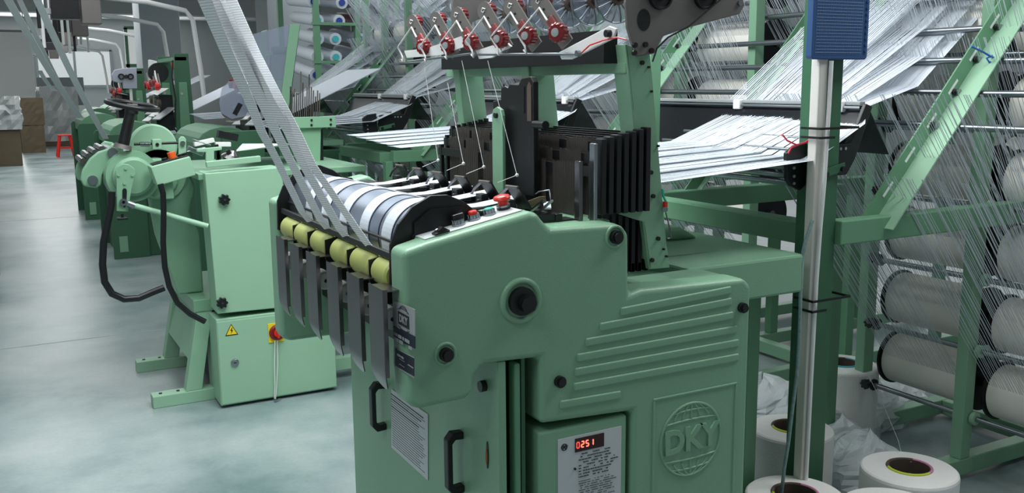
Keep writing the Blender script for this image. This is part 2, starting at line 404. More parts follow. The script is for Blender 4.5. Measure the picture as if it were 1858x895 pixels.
def textrows(par, x, ylo, yhi, z0, z1, rows, m, hgt, dense=.75, seed=1, ax='x'):
    rnd = random.Random(seed); mm = MB()
    for k in range(rows):
        z = z1-(z1-z0)*(k+.5)/rows; y = yhi; end = ylo+(yhi-ylo)*rnd.uniform(0, .35)
        while y > end:
            wd = rnd.uniform(.8, 3.2)*hgt
            if rnd.random() < dense:
                a, b_ = max(y-wd, ylo), y
                if ax == 'x': mm.box(x-.0006, x+.0003, a, b_, z-hgt*.38, z+hgt*.38)
                else: mm.box(ylo+yhi-b_, ylo+yhi-a, x-.0006, x+.0003, z-hgt*.38, z+hgt*.38)
            y -= wd+hgt*.55
    return mm.build('printed_lines', m, par)
p1 = PX(XF, 718, 600); p2 = PX(XF, 751, 625)
textrows(dp, XF-.004, p2.y, p1.y, p1.z-.022, p1.z, 2, SIL, .009, seed=3)
dp2 = quadplate('rating_plate', [(716, 631), (752, 649), (752, 686), (716, 664)], XF, SIL, L1, th=.002)
q = MB().prism([(PX(XF-.003, *a).y, PX(XF-.003, *a).z) for a in [(717, 633), (751, 651), (751, 683), (717, 663)]], 'x', XF-.0035, XF-.002).build('dark_field', INB, dp2)
m = MB()
for (a, b_) in [((724, 649), (734, 660)), ((724, 659), (734, 670)), ((740, 661), (750, 671))]:
    u_ = PX(XF-.004, *a); v_ = PX(XF-.004, *b_); m.box(XF-.0045, XF-.0033, v_.y, u_.y, min(u_.z, v_.z)+.004, max(u_.z, v_.z)-.002)
m.build('value_field', SIL, dp2)
u_ = PX(XF-.004, 721, 640); textrows(dp2, XF-.0042, u_.y-.055, u_.y, u_.z-.010, u_.z+.002, 1, SIL, .006, seed=8)
# lower front panel (plane X = .97)
XP = .965
fp = MB().box(XP, XP+.02, 1.848, 2.895, .04, .872).build('front_panel', G, L1, bevel=.003)
MB().box(XP+.045, XP+.060, 1.852, 1.885, .04, .86).build('corner_strip', GF, L1, bevel=.004)
MB().box(XP+.066, XP+.076, 1.86, 2.05, .04, .95).build('inner_plate', GD, L1)
def handle(px0, px1, nm='door_handle'):
    a = PX(XP-.045, *px0); b_ = PX(XP-.045, *px1)
    pr = [(XP, a.z+.004), (XP-.030, a.z+.006), (XP-.045, a.z-.012), (XP-.045, b_.z+.012), (XP-.030, b_.z-.006), (XP, b_.z-.004),
          (XP, b_.z+.016), (XP-.022, b_.z+.014), (XP-.031, b_.z+.024), (XP-.031, a.z-.024), (XP-.022, a.z-.014), (XP, a.z-.016)]
    y = a.y
    n = len(pr); h = MB(); vs = [(p[0], y-.013, p[1]) for p in pr]+[(p[0], y+.013, p[1]) for p in pr]
    fs = [(i, (i+1) % n, n+(i+1) % n, n+i) for i in range(n)]
    for o_ in (0, n):
        for k in ((0, 1, 10, 11), (1, 2, 9, 10), (2, 3, 8, 9), (3, 4, 7, 8), (4, 5, 6, 7)): fs.append(tuple(o_+i for i in k))
    return h.add(vs, fs).build(nm, BK, L1, bevel=.003)
handle((671, 699), (671, 778)); handle((808, 790), (808, 893))
quadplate('notice_sheet', [(711, 706), (777, 752), (777, 872), (711, 812)], XP-.001, PAP, L1)
for k, (z_, n_) in enumerate([(0, 5), (1, 14)]): pass
u_ = PX(XP-.003, 714, 720); v_ = PX(XP-.003, 774, 862)
ns = MB(); rnd = random.Random(4)
for k in range(24):
    z = .838-.0125*k
    if z < .71: break
    y = 1.985+.0; y0_ = 1.755
m = MB()
yl, yr = PX(XP, 711, 760).y, PX(XP, 777, 800).y
ztop = PX(XP, 711, 712).z; zbot = PX(XP, 711, 806).z
for k in range(22):
    z = ztop-(ztop-zbot)*(k+.5)/22; y = yl-.008; end = yr+(yl-yr)*rnd.uniform(.04, .25); hh = .0034 if k in (0, 2, 5) else .0013
    while y > end:
        wd = rnd.uniform(.003, .011)
        m.box(XP-.0032, XP-.0022, max(y-wd, yr), y, z-hh/2, z+hh/2); y -= wd+.003
m.build('notice_text', INK, L1)
p = PX(XP, 880, 700); MB().cyl((XP-.014, p.y, p.z), (XP, p.y, p.z), .0135, 20).build('cap_screw', BK, L1)
p = PX(XP, 885, 826); m = MB(); m.lathe((XP-.001, p.y, p.z), (-1, 0, 0), [(0, .0), (0, .006)], 12)
m = MB().prism([(p.y+.0055*math.cos(t), p.z+.034*math.sin(t)) for t in [2*math.pi*i/20 for i in range(20)]], 'x', XP-.002, XP)
m.build('sight_slot', BK, L1)
MB().prism([(p.y+.0045*math.cos(t)-.0005, p.z-.004+.018*math.sin(t)) for t in [2*math.pi*i/16 for i in range(16)]], 'x', XP-.004, XP-.0015).build('belt_edge', mat('amber_belt', srgb(140, 80, 30), .6), L1)
# display box
MB().box(1.071, 1.327, 1.848, 2.03, .15, .683).build('display_box', G, L1, bevel=.009, seg=3)
pc = [PY(1.848, *a) for a in [(1012, 798), (1127, 773), (1126, 880), (1010, 912)]]
lb = MB().prism([(pc[0].x, pc[0].z), (pc[1].x, pc[1].z), (pc[1].x, .47), (pc[0].x, .47)], 'y', 1.8462, 1.848).build('instruction_label', PAP, L1)
YD = 1.8455
a = PY(YD, 1044, 799); b_ = PY(YD, 1095, 807)
dw = MB().box(a.x-.001, b_.x+.001, YD-.001, YD+.001, b_.z-.004, a.z+.003).build('display_window', LEDOFF, lb)
SEG = {'0': 'abcdef', '1': 'bc', '2': 'abged', '5': 'afgcd'}
def digit(ch, x, z, w_, h_, m, par):
    mm = MB(); t = .0022; g = .0006
    for s_ in SEG[ch]:
        if s_ in 'agd':
            zz = {'a': z+h_/2, 'g': z, 'd': z-h_/2}[s_]; mm.box(x-w_/2+g, x+w_/2-g, YD-.0025, YD-.001, zz-t/2, zz+t/2)
        else:
            xx = x+w_/2 if s_ in 'bc' else x-w_/2; z0, z1 = (z+g, z+h_/2-g) if s_ in 'bf' else (z-h_/2+g, z-g)
            mm.box(xx-t/2, xx+t/2, YD-.0025, YD-.001, z0, z1)
    return mm.build('display_digit', m, par)
wdw = (b_.x-a.x)/6; zc = (a.z+b_.z)/2
for i, (ch, mm_) in enumerate([('0', LEDD), ('2', LED), ('5', LED), ('1', LED)]):
    digit(ch, a.x+wdw*(i+.5)*.98, zc, wdw*.52, .0145, mm_, dw)
p = PY(YD, 1024, 812); m = MB()
m.tube([(p.x+.0085*math.cos(t), YD, p.z+.0085*math.sin(t)) for t in [2*math.pi*i/24 for i in range(24)]], .0006, 5, closed=True)
for rx in (.003, .0062):
    m.tube([(p.x+rx*math.cos(t), YD, p.z+.0085*math.sin(t)) for t in [2*math.pi*i/20 for i in range(20)]], .0005, 4, closed=True)
m.build('label_globe', INK, lb)
text('label_letters', 'DKY', .0085, (p.x, YD-.001, p.z), (1, 0, 0), (0, 0, 1), INK, lb, th=.0004, bold=.0006)
p = PY(YD, 1043, 851); MB().cyl((p.x, YD-.003, p.z), (p.x, YD+.001, p.z), .003, 14).build('reset_button', BK, lb)
a = PY(YD, 1050, 822); b_ = PY(YD, 1123, 890)
textrows(lb, YD-.0004, a.x, b_.x, .545, a.z-.001, 9, INK, .0026, seed=5, ax='y')
textrows(lb, YD-.0004, a.x, b_.x, .475, .540, 11, INK, .0015, seed=6, ax='y')
# latch on the display box's left wall
p = PX(1.071, 950, 868); m = MB(); m.box(1.058, 1.072, p.y-.012, p.y+.012, p.z-.012, p.z+.012); m.box(1.050, 1.06, p.y-.03, p.y+.005, p.z-.002, p.z+.005)
m.build('latch', GD, L1, bevel=.002)
p = PX(1.071, 920, 742); MB().cyl((1.06, p.y, p.z), (1.073, p.y, p.z), .004, 10).build('hook', CH, L1)
# far side cover
prof2 = [(.738, 1.150), (.80, 1.165), (1.045, 1.212), (1.10, 1.172), (1.322, 1.142), (1.322, .70), (.762, .70), (.738, .72)]
MB().prism(prof2, 'y', 2.885, 2.965).build('side_cover', G, L1, bevel=0.016, seg=4)
# ---- take-up end
MB().box(.875, .90, 1.93, 2.88, .84, 1.12).build('back_plate', BS, L1)
ep = [(.742, 1.06), (.745, 1.15), (.765, 1.195), (.80, 1.232), (.845, 1.254), (.885, 1.253), (.925, 1.236), (.955, 1.212), (.985, 1.208), (1.005, 1.190), (1.01, 1.05)]
MB().prism(ep, 'y', 1.932, 1.942).build('end_plate', BK, L1, bevel=.002)
MB().prism(ep, 'y', 2.872, 2.882).build('end_plate', BK, L1, bevel=.002)
MB().prism([(.80, 1.06), (.80, 1.195), (.84, 1.225), (.92, 1.225), (.99, 1.20), (.99, 1.06)], 'y', 1.925, 1.932).build('end_shim', BS, L1)
for (x_, z_) in ((.80, 1.165), (.975, 1.185)): MB().cyl((x_, 1.926, z_), (x_, 1.934, z_), .006, 12).build('bolt', BK, L1)
DC = (.868, 1.142); DRr = .088
bounds = [1.945, 2.10, 2.255, 2.41, 2.565, 2.72, 2.868]
MB().cyl((DC[0], 1.945, DC[1]), (DC[0], 2.87, DC[1]), DRr, 64).build('take_up_drum', DR, L1)
MB().cyl((.972, 1.945, 1.180), (.972, 2.87, 1.180), .025, 24).build('rear_roller', BS, L1)
bandy = [2.645, 2.50, 2.345, 2.19, 2.035]
MB().box(.752, .764, 1.94, 2.87, 1.112, 1.128).build('guide_bar', BK, L1, bevel=.003)
MB().cyl((.778, 1.94, 1.145), (.778, 2.87, 1.145), .004, 10).build('guide_wire', BS, L1)
# end ring
for y_ in bounds[1:2]: MB().cyl((DC[0], y_-.0012, DC[1]), (DC[0], y_+.0012, DC[1]), DRr+.0012, 64).build('drum_joint', BS, L1)
ys = [2.648, 2.506, 2.362, 2.205, 2.055, 1.905]
ys = [2.692, 2.547, 2.391, 2.216, 2.062, 1.914]
sw = [.128, .124, .118, .118, .116, .116]
for y_, w_ in zip(ys, sw):
    yc = y_+.058
    r_ = MB(); yl_ = yc-.066; yh_ = min(yc+.066, 2.868)
    yl_ = max(yl_, 1.945)
    r_.lathe((.768, yl_, 1.076), (0, 1, 0), [(0, .010), (0, .030), (.006, .0345), (yh_-yl_-.006, .0345), (yh_-yl_, .030), (yh_-yl_, .010)], 32)
    ro = r_.build('press_roller', OL, L1)
    MB().cyl((.768, yl_-.012, 1.076), (.768, yl_, 1.076), .020, 16).build('roller_collar', BK, ro)
    if y_ > 1.95:
        bk = MB().prism([(.735, 1.10), (.775, 1.108), (.80, 1.06), (.80, .99), (.765, .99), (.735, 1.05)], 'y', yl_-.009, yl_-.004); bk.build('roller_bracket', BK, L1)
    MB().lathe((.738, y_+.0, .988), (0, 1, 0), [(0, .005), (0, .020), (.005, .0245), (.060, .0245), (.065, .020), (.065, .005)], 24).build('guide_roller', WH, L1)
    # hanging steel strip: flat face, folded right flange and rounded, bent-back tip
    yy0, yy1 = y_-.044, y_+.044
    zt, zb, nz = 1.066, .832, 14; vs = []; fs = []
    m = MB(); rows = []
    for k in range(nz+1):
        t = k/4*.78 if k < 4 else .78+.22*math.sin(math.pi/2*(k-4)/(nz-4))
        if t < .78: z = zt-(zt-zb)*t; hw = .044; xo = .700
        else:
            u = (t-.78)/.22; z = zt-(zt-zb)*t; hw = .044*math.sqrt(max(0.02, 1-u*u)); xo = .700+.016*u*u
        rows.append((z, hw, xo))
    n = len(rows)
    for (z, hw, xo) in rows: vs += [(xo, y_-hw, z), (xo, y_+hw, z), (xo+.003, y_-hw, z), (xo+.003, y_+hw, z)]
    for k in range(n-1):
        a_ = 4*k; b2 = 4*(k+1)
        fs += [(a_, a_+1, b2+1, b2), (a_+2, b2+2, b2+3, a_+3), (a_, b2, b2+2, a_+2), (a_+1, a_+3, b2+3, b2+1)]
    fs += [(0, 2, 3, 1), (4*(n-1), 4*(n-1)+1, 4*(n-1)+3, 4*(n-1)+2)]
    m.add(vs, fs)
    m.box(.700, .710, yy0-.0015, yy0+.001, .87, 1.066)
    m.box(.703, .765, yy0, yy1, 1.060, 1.0625)
    m.build('delivery_chute', ST, L1)
# ---- control console
pk = [PZ(1.178, 765, 429), PZ(1.160, 789, 440)]
def ztop_(x): return 1.165+(1.212-1.165)*(x-.80)/(1.045-.80)+.001
x0, x1 = .80, 1.10
vs = []
for x_, y_ in ((.802, 1.872), (.802, 1.935), (1.044, 1.872), (1.044, 1.985)): vs.append((x_, y_, ztop_(x_)+.0015))
MB().prism([(.800, ztop_(.80)-.03), (.800, ztop_(.80)-.001), (1.046, ztop_(1.046)-.001), (1.09, 1.172), (1.09, 1.14)], 'y', 1.92, 2.0).build('console_shelf', G, L1, bevel=.003)
m = MB(); m.add([Vector(v) for v in vs]+[Vector(v)-Vector((0, 0, .002)) for v in vs], [(0, 2, 3, 1), (4, 5, 7, 6), (0, 1, 5, 4), (2, 6, 7, 3), (0, 4, 6, 2), (1, 3, 7, 5)])
m.build('console_plate', PAP, L1)
nrm = Vector((-(1.212-1.165), 0, (1.045-.80))).normalized(); tng = Vector((nrm.z, 0, -nrm.x))
def onc(x_, y_): return Vector((x_, y_, ztop_(x_)+.002))
def on_console(px, py):
    d = FW+RT*((px-CX)/FPX)-UP*((py-CY)/FPX); p0 = onc(.9, 1.9); t = (p0-CAM).dot(nrm)/d.dot(nrm); return CAM+d*t
def pushbutton(px, py, cap, nm):
    p = on_console(px, py); m = MB()
    m.lathe(p, nrm, [(0, .0155), (.004, .0155), (.004, .013), (.013, .0125), (.013, 0.0)], 24)
    for k in range(10):
        t = 2*math.pi*k/10; q = p+tng*math.cos(t)*.0125+Vector((0, 1, 0))*math.sin(t)*.0125; m.cyl(q+nrm*.002, q+nrm*.0125, .0022, 6)
    b_ = m.build('push_button', CH, L1); b_['label'] = nm
    if cap is not None: MB().lathe(p+nrm*.011, nrm, [(0, .0105), (.007 if cap is RD else .003, .0105), (.009 if cap is RD else .004, .009), (.009 if cap is RD else .004, 0)], 24).build('button_cap', cap, b_)
    else:
        c_ = MB(); c_.obox(p+nrm*.018-tng*.012+Vector((0, .0, 0)), p+nrm*.018+tng*.016, .010, .014, up=nrm); c_.build('selector_lever', BK, b_, bevel=.002)
pushbutton(832, 408, None, 'chrome selector switch with black lever'); pushbutton(860, 398, RD, 'chrome ringed button with red cap'); pushbutton(888, 389, TE, 'chrome ringed button with teal cap')
p = on_console(914, 379); m = MB(); m.lathe(p, nrm, [(0, .0165), (.006, .0165), (.006, .012), (.007, 0)], 28); es = m.build('emergency_stop', BK, L1)
MB().lathe(p+nrm*.005, nrm, [(0, .0165), (.005, .0165), (.005, 0)], 28).build('collar', CH, es)
MB().lathe(p+nrm*.009, nrm, [(0, .011), (.010, .011), (.014, .020), (.018, .0205), (.022, .018), (.0245, .010), (.025, 0)], 32).build('mushroom_head', RD, es)
p = on_console(800, 423); m = MB(); m.obox(p-tng*.018+nrm*.002, p+tng*.018+nrm*.002, .020, .005, up=nrm); q_ = m.build('rocker_switch', BK, L1, bevel=.001)
m = MB(); a_ = p-tng*.016; b_ = p+tng*.004; c_ = p+tng*.016
sd = Vector((0, .008, 0)); pts_ = [a_+nrm*.004, b_+nrm*.014, c_+nrm*.005]
m.add([q-sd for q in pts_]+[q+sd for q in pts_], [(0, 1, 4, 3), (1, 2, 5, 4), (0, 2, 1), (3, 4, 5), (0, 3, 5, 2)]); m.build('rocker', BK, q_)
m = MB(); m.obox((a_*.55+b_*.45)+nrm*.0098-tng*.004, (a_*.55+b_*.45)+nrm*.0115+tng*.001, .007, .0008, up=nrm); m.build('legend', WH, q_)
# ---- upper frame of the near loom
yu = 1.93
up_px = [(1134, 80), (1141, 130), (1148, 200), (1154, 271), (1082, 311), (1090, 378), (1158, 400), (1166, 402), (1178, 489), (1215, 486), (1207, 420), (1201, 345), (1193, 250), (1184, 140), (1179, 95)]
MB().prism(xz(yu, up_px), 'y', yu, yu+.008).build('upright', G, L1, bevel=.0015)
m = MB(); P_ = xz(yu, [(1134, 80), (1154, 271)]); Q_ = xz(yu, [(1166, 402), (1178, 489)])
for (a, b_) in (P_, Q_): MB().obox((a[0]+.004, yu+.03, a[1]), (b_[0]+.004, yu+.03, b_[1]), .060, .008, up=(1, 0, 0)).build('upright_flange', G, L1, bevel=.002)
for i, (x_, y_) in enumerate([(1164, 114), (1180, 313), (1184, 356), (1193, 433), (1182, 472), (1203, 452), (1208, 465), (1176, 122), (1181, 166), (1193, 265)]):
    p = PY(yu, x_, y_); MB().cyl((p.x, yu-.006, p.z), (p.x, yu+.002, p.z), .0055 if i < 5 else .003, 14).build('bolt', BK, L1)
for yy in (2.40, 2.86):
    pts = [(1.355, 1.60), (1.44, 1.60), (1.50, 1.0), (1.41, 1.0)]
    MB().prism(pts, 'y', yy, yy+.045).build('upright', G, L1, bevel=.003)
MB().box(1.37, 1.42, 1.935, 2.98, 1.520, 1.548).build('cross_rail', G, L1, bevel=.003)
MB().box(1.33, 1.37, 1.97, 2.93, 1.545, 1.625).build('mounting_rail', BS, L1)
# grey head plate with pulleys
hp = [(1136, -40), (1131, 5), (1134, 50), (1143, 80), (1151, 103), (1183, 98), (1200, 66), (1240, 52), (1338, 26), (1347, 10), (1342, -8), (1290, -60), (1200, -80)]
gp = MB().prism(xz(yu-.004, hp), 'y', yu-.014, yu-.004).build('head_plate', ALU, L1, bevel=.003)
MB().prism(xz(2.84, [(818, 90), (850, 92), (858, 40), (905, 20), (900, -60), (835, -60), (822, 0)]), 'y', 2.84, 2.85).build('head_plate', ALU, L1, bevel=.003)
def on_head(px, py, r, m_, nm, th=.012, par=gp):
    p = PY(yu-.014, px, py); q = MB().lathe((p.x, yu-.014, p.z), (0, -1, 0), [(0, r), (th, r), (th, r*.86), (th*.6, r*.8), (th*.6, r*.3), (th, r*.26), (th, 0)], 32)
    return q.build(nm, m_, par), p
for (a, b_) in ((1196, -8), (1277, -8)):
    pu, p = on_head(a, b_, .034, BK, 'pulley')
    MB().cyl((p.x, yu-.034, p.z), (p.x, yu-.024, p.z), .012, 18).build('pulley_hub', CH, pu)
p = PY(yu-.014, 1168, 36); m = MB(); m.prism([(p.x+.019*math.cos(t), p.z+.026*math.sin(t)) for t in [2*math.pi*i/24 for i in range(24)]], 'y', yu-.0155, yu-.013)
m.build('window_hole', BK, gp)
for (a, b_) in ((1170, 120 - 39), (1181, 92), (1151, 82), (1150, 96), (1341, 6)):
    p = PY(yu-.014, a, b_); MB().cyl((p.x, yu-.020, p.z), (p.x, yu-.013, p.z), .0065, 12).build('bolt', BK if a != 1341 else CH, gp)
pts = [PY(yu-.03, *a) for a in [(1330, -20), (1290, 14), (1250, 48), (1212, 68), (1192, 88), (1184, 112)]]
MB().tube(pts, .0022, 8).build('black_wire', BK, L1)
# feed discs (spoked steel wheels) on a shaft
MB().cyl((1.50, 1.93, 1.722), (1.50, 2.95, 1.722), .010, 12).build('feed_shaft', ST, L1)
dk0 = None
for k, yy in enumerate([2.165, 2.285, 2.405, 2.53, 2.655, 2.79]):
    R_ = .066; m = MB()
    rim = [(1.50+R_*math.cos(t), yy, 1.722+R_*math.sin(t)) for t in [2*math.pi*i/40 for i in range(40)]]
    m.tube(rim, .0035, 6, closed=True)
    for j_ in range(14):
        t = 2*math.pi*j_/14
        m.tube([(1.50+.018*math.cos(t), yy-.008, 1.722+.018*math.sin(t)), (1.50+.052*math.cos(t), yy-.008, 1.722+.052*math.sin(t)), (1.50+R_*math.cos(t), yy, 1.722+R_*math.sin(t))], .0026, 5)
    wd = m.build('feed_wheel', CH, L1)
    MB().lathe((1.50, yy+.002, 1.722), (0, 1, 0), [(0, .012), (0, R_-.004), (.004, R_-.004), (.004, .012)], 32).build('wheel_disc', CLR, wd)
    MB().lathe((1.50, yy-.014, 1.722), (0, 1, 0), [(0, .010), (0, .020), (.022, .020), (.022, .010)], 20).build('wheel_hub', CORE, wd)
# thread tensioners
tens = [(1.2, 2.748, 1.612), (1.2, 2.567, 1.608), (1.2, 2.418, 1.612), (1.2, 2.246, 1.613), (1.2, 2.097, 1.614), (1.2, 1.953, 1.615)]
for (x_, y_, z_) in tens:
    tx = x_+.0
    dz = .088; dx = -.055
    m = MB()
    cs = [(y_+.09, z_+.072), (y_+.065, z_+.088)]
    # plate hangs parallel to the rail: long rounded bar leaning from lower right to upper left, seen face on
    a = Vector((tx+.012, y_-.004, z_-.026)); b_ = Vector((tx-.012, y_+.088, z_+.080)); d = (b_-a).normalized()
    nrm_ = Vector((-.9, -.44, 0)).normalized(); sd = d.cross(nrm_).normalized()
    out = []
    for i in range(9): t = math.pi*i/8; out.append(b_+sd*.023*math.cos(t)+d*.023*math.sin(t))
    out += [a-sd*.019, a+sd*.019]
    n = len(out); th = nrm_*.0025
    m.add([p+th for p in out]+[p-th for p in out], [(i, (i+1) % n, n+(i+1) % n, n+i) for i in range(n)]+[tuple(reversed(range(n))), tuple(range(n, 2*n))])
    tp = m.build('tensioner_plate', SIL if False else ALU, L1)
    def knob(c, ax, r, ln, m_, nm, par):
        k_ = MB(); ax = Vector(ax).normalized(); aa = ax.orthogonal().normalized(); cc = ax.cross(aa); N = 48
        pr = [(0, .8), (.15, 1.0), (.8, 1.0), (1.0, .82)]
        vs = []; 
        for (t_, rr) in pr:
            for i in range(N):
                g_ = r*rr*(1-.09*(1 if (i % 4) < 2 else 0)); th_ = 2*math.pi*i/N
                vs.append(Vector(c)+ax*ln*t_+(aa*math.cos(th_)+cc*math.sin(th_))*g_)
        fs = [(q*N+i, q*N+(i+1) % N, (q+1)*N+(i+1) % N, (q+1)*N+i) for q in range(3) for i in range(N)]+[tuple(reversed(range(N))), tuple(range(3*N, 4*N))]
        k_.add(vs, fs); o_ = k_.build(nm, m_, par)
        return o_
    kb = knob(Vector((tx, y_, z_))+nrm_*.004, nrm_, .024, .026, RK, 'tensioner_knob', tp)
    c2 = Vector((tx, y_, z_))+nrm_*.030; MB().lathe(c2, nrm_, [(0, .0105), (.003, .010), (.004, 0)], 20).build('knob_cap', SIL, kb)
    knob(b_-nrm_*.034, nrm_, .022, .028, RK, 'upper_knob', tp)
    q_ = a+(b_-a)*.34+nrm_*.003; k3 = MB(); k3.obox(q_, q_+d*.036, .024, .012, up=nrm_); k3.build('saddle', RP, tp, bevel=.003)
    m = MB()
    for (t_, rr, mm_) in ((.58, .006, 0), (.80, .003, 0)): 
        c3 = a+(b_-a)*t_+nrm_*.003; m.lathe(c3, nrm_, [(0, rr), (.001, rr), (.001, 0)], 14)
    m.build('plate_hole', BK, tp)
    c3 = b_+nrm_*.004; MB().tube([c3+sd*.008-d*.004, c3+sd*.002+d*.006, c3-sd*.006+d*.002, c3-sd*.004-d*.006, c3+sd*.002-d*.004], .0018, 6).build('pin_hook', WH, tp)
    # bent white wire lever
    w0 = Vector((tx-.01, y_+.02, z_+.052)); o_ = Vector((tx-.02, y_, z_))
    pts = [o_+Vector(v) for v in [(0, .075, .060), (0, .020, .074), (0, .098, .018), (0, .062, -.020), (0, .045, -.034), (0, .060, -.030)]]
    pts = [o_+Vector(v) for v in [(0, .035, .030), (0, .072, .062), (-.012, .145, .012), (-.014, .155, .004), (-.014, .120, -.026), (-.014, .112, -.044), (-.014, .126, -.036)]]
    MB().tube(pts, .0028, 6).build('wire_lever', TW, tp)
# swing arm, rods and red wire
pts = [(1013, 95), (1018, 108), (1036, 108), (1112, 70), (1118, 52), (1105, 47)]
a_ = MB().prism([(PX(1.19, *q).y, PX(1.19, *q).z) for q in pts], 'x', 1.19, 1.196).build('swing_arm', WH, L1, bevel=.002)
p = PX(1.19, 1107, 61); MB().cyl((1.178, p.y, p.z), (1.192, p.y, p.z), .008, 14).build('arm_bolt', BK, a_)
p = PX(1.19, 1052, 97); MB().cyl((1.180, p.y, p.z), (1.192, p.y, p.z), .007, 14).build('arm_bolt', CH, a_)
p0 = PX(1.185, 1045, 98); p1 = PX(1.185, 868, 99); MB().cyl(p0, p1, .0035, 8).build('lever_rod', CH, L1)
p0 = PX(1.185, 860, 97); p1 = PX(1.185, 740, 112); MB().cyl(p0, p1, .0035, 8).build('lever_rod', CH, L1)
pts = [PX(1.183, *q) for q in [(1055, 96), (1070, 82), (1095, 73), (1120, 68), (1137, 72)]]
MB().tube(pts, .0018, 6).build('red_wire', RD, L1)
pts = [PX(1.19, *q) for q in [(730, 92), (770, 88), (843, 62), (838, 85), (795, 100), (735, 105)]]
MB().prism([(q.y, q.z) for q in pts], 'x', 1.196, 1.202).build('guard_tongue', WH, L1)
pts = [PX(1.20, *q) for q in [(862, 92), (915, 75), (925, 84), (890, 105), (868, 107)]]
MB().prism([(q.y, q.z) for q in pts], 'x', 1.202, 1.208).build('guard_tongue', WH, L1)
# ---- heddle frames: black bars with steel heddles
NX = 9
for k in range(NX):
    X_ = 1.285+.0205*k; zt = 1.352+.0035*k; zb = 1.02
    if k < 3: zt -= .0
    m = MB()
    if k in (0, 1): zt = 1.300+.03*k
    m.box(X_-.0045, X_+.0045, 1.945, 2.86, zt-.030, zt-.006)
    m.box(X_-.0045, X_+.0045, 1.945, 2.86, zb, zb+.022)
    for yy in (1.945, 2.835): m.box(X_-.0055, X_+.0055, yy, yy+.014, zb, zt+.004)
    m.build('heddle_frame', BS, L1)
HDX = random.Random(5)
for k in range(4):
    X_ = 1.276+.0205*k; zt = (1.305, 1.335, 1.364, 1.366)[k]
    for j_, (ya, yb) in enumerate([(2.02, 2.12), (2.16, 2.27), (2.42, 2.52), (2.56, 2.68), (2.70, 2.80)][:5]):
        if k == 0 and j_ == 4: continue
        m = MB(); y = ya
        while y < yb:
            h_ = HDX.uniform(-.003, .003)
            m.box(X_-.0016, X_+.0004, y-.0010, y+.0010, 1.06, zt-.004+h_); y += .0052
        o_ = m.build('heddles', HD, L1); o_['kind'] = 'stuff'
# end posts (steel) of the frames
m = MB(); m.box(1.262, 1.272, 1.905, 1.93, 1.13, 1.355); m.build('frame_guide', CH, L1, bevel=.003)
m = MB(); m.box(1.235, 1.247, 1.93, 1.955, 1.06, 1.312); m.build('frame_guide', ST, L1, bevel=.003)
for k in range(7):
    X_ = 1.29+.022*k; MB().box(X_-.007, X_+.007, 1.905, 1.935, 1.18, 1.365+.004*k).build('end_slide', BK, L1, bevel=.002)
# central black lever housing and green bar
ctr = [(872, 335), (870, 225), (867, 170), (874, 152), (888, 152), (890, 160), (912, 158), (918, 145), (938, 143), (946, 152), (950, 190), (953, 240), (956, 335)]
ctr = [(2.17, 1.20), (2.17, 1.50), (2.185, 1.516), (2.235, 1.512), (2.25, 1.495), (2.30, 1.497), (2.31, 1.487), (2.33, 1.492), (2.35, 1.487), (2.352, 1.455), (2.40, 1.45), (2.402, 1.38), (2.402, 1.20)]
MB().prism(ctr, 'x', 1.245, 1.262).build('lever_housing', BK, L1, bevel=.003)
for (ya, yb) in ((2.178, 2.200),): MB().prism([(ya, 1.40), (yb, 1.40), (yb, 1.49), (ya+.011, 1.502), (ya, 1.49)], 'x', 1.243, 1.2455).build('housing_slot', CORE, L1)
MB().prism([(2.215, 1.42), (2.222, 1.42), (2.222, 1.49), (2.215, 1.49)], 'x', 1.2435, 1.2455).build('housing_rib', BS, L1)
MB().cyl((1.25, 2.115, 1.392), (1.25, 2.172, 1.392), .011, 14).build('grip', BK, L1)
gb = [(2.300, 1.12), (2.362, 1.12), (2.362, 1.412), (2.355, 1.428), (2.331, 1.436), (2.307, 1.428), (2.300, 1.412)]
MB().prism(gb, 'x', 1.222, 1.232).build('green_lever', G, L1, bevel=.002)
MB().cyl((1.214, 2.331, 1.412), (1.224, 2.331, 1.412), .0075, 14).build('bolt', BK, L1)
p = PX(1.40, 964, 218); MB().box(1.395, 1.40, p.y-.02, p.y+.02, 1.39, 1.44).build('blue_tag', mat('pale_blue_tag', srgb(130, 160, 215), .5), L1)
# ---- weaving table
MB().box(.99, 1.36, 1.95, 2.88, 1.02, 1.145).build('table_bed', BS, L1)
MB().box(1.01, 1.05, 1.95, 2.88, 1.185, 1.198).build('breast_beam', BK, L1, bevel=.003)
MB().box(1.18, 1.20, 1.95, 2.88, 1.16, 1.185).build('reed_rail', BK, L1, bevel=.002)
bands = [2.655, 2.505, 2.350, 2.195, 2.045]
bx1 = [1.125, 1.125, 1.06, 1.08, 1.07]
for y_ in bands:
    pts = []
    for i in range(19):
        t = R(200-i*6.6); pts.append((DC[0]+(DRr+.0022)*math.cos(t), y_, DC[1]+(DRr+.0022)*math.sin(t)))
    pts += [(.972, y_, 1.2075), (1.02, y_, 1.2085), (1.128, y_, 1.222)]
    tb = MB().ribbon(pts, (0, .029, 0), .0014).build('woven_tape', YN, L1); 
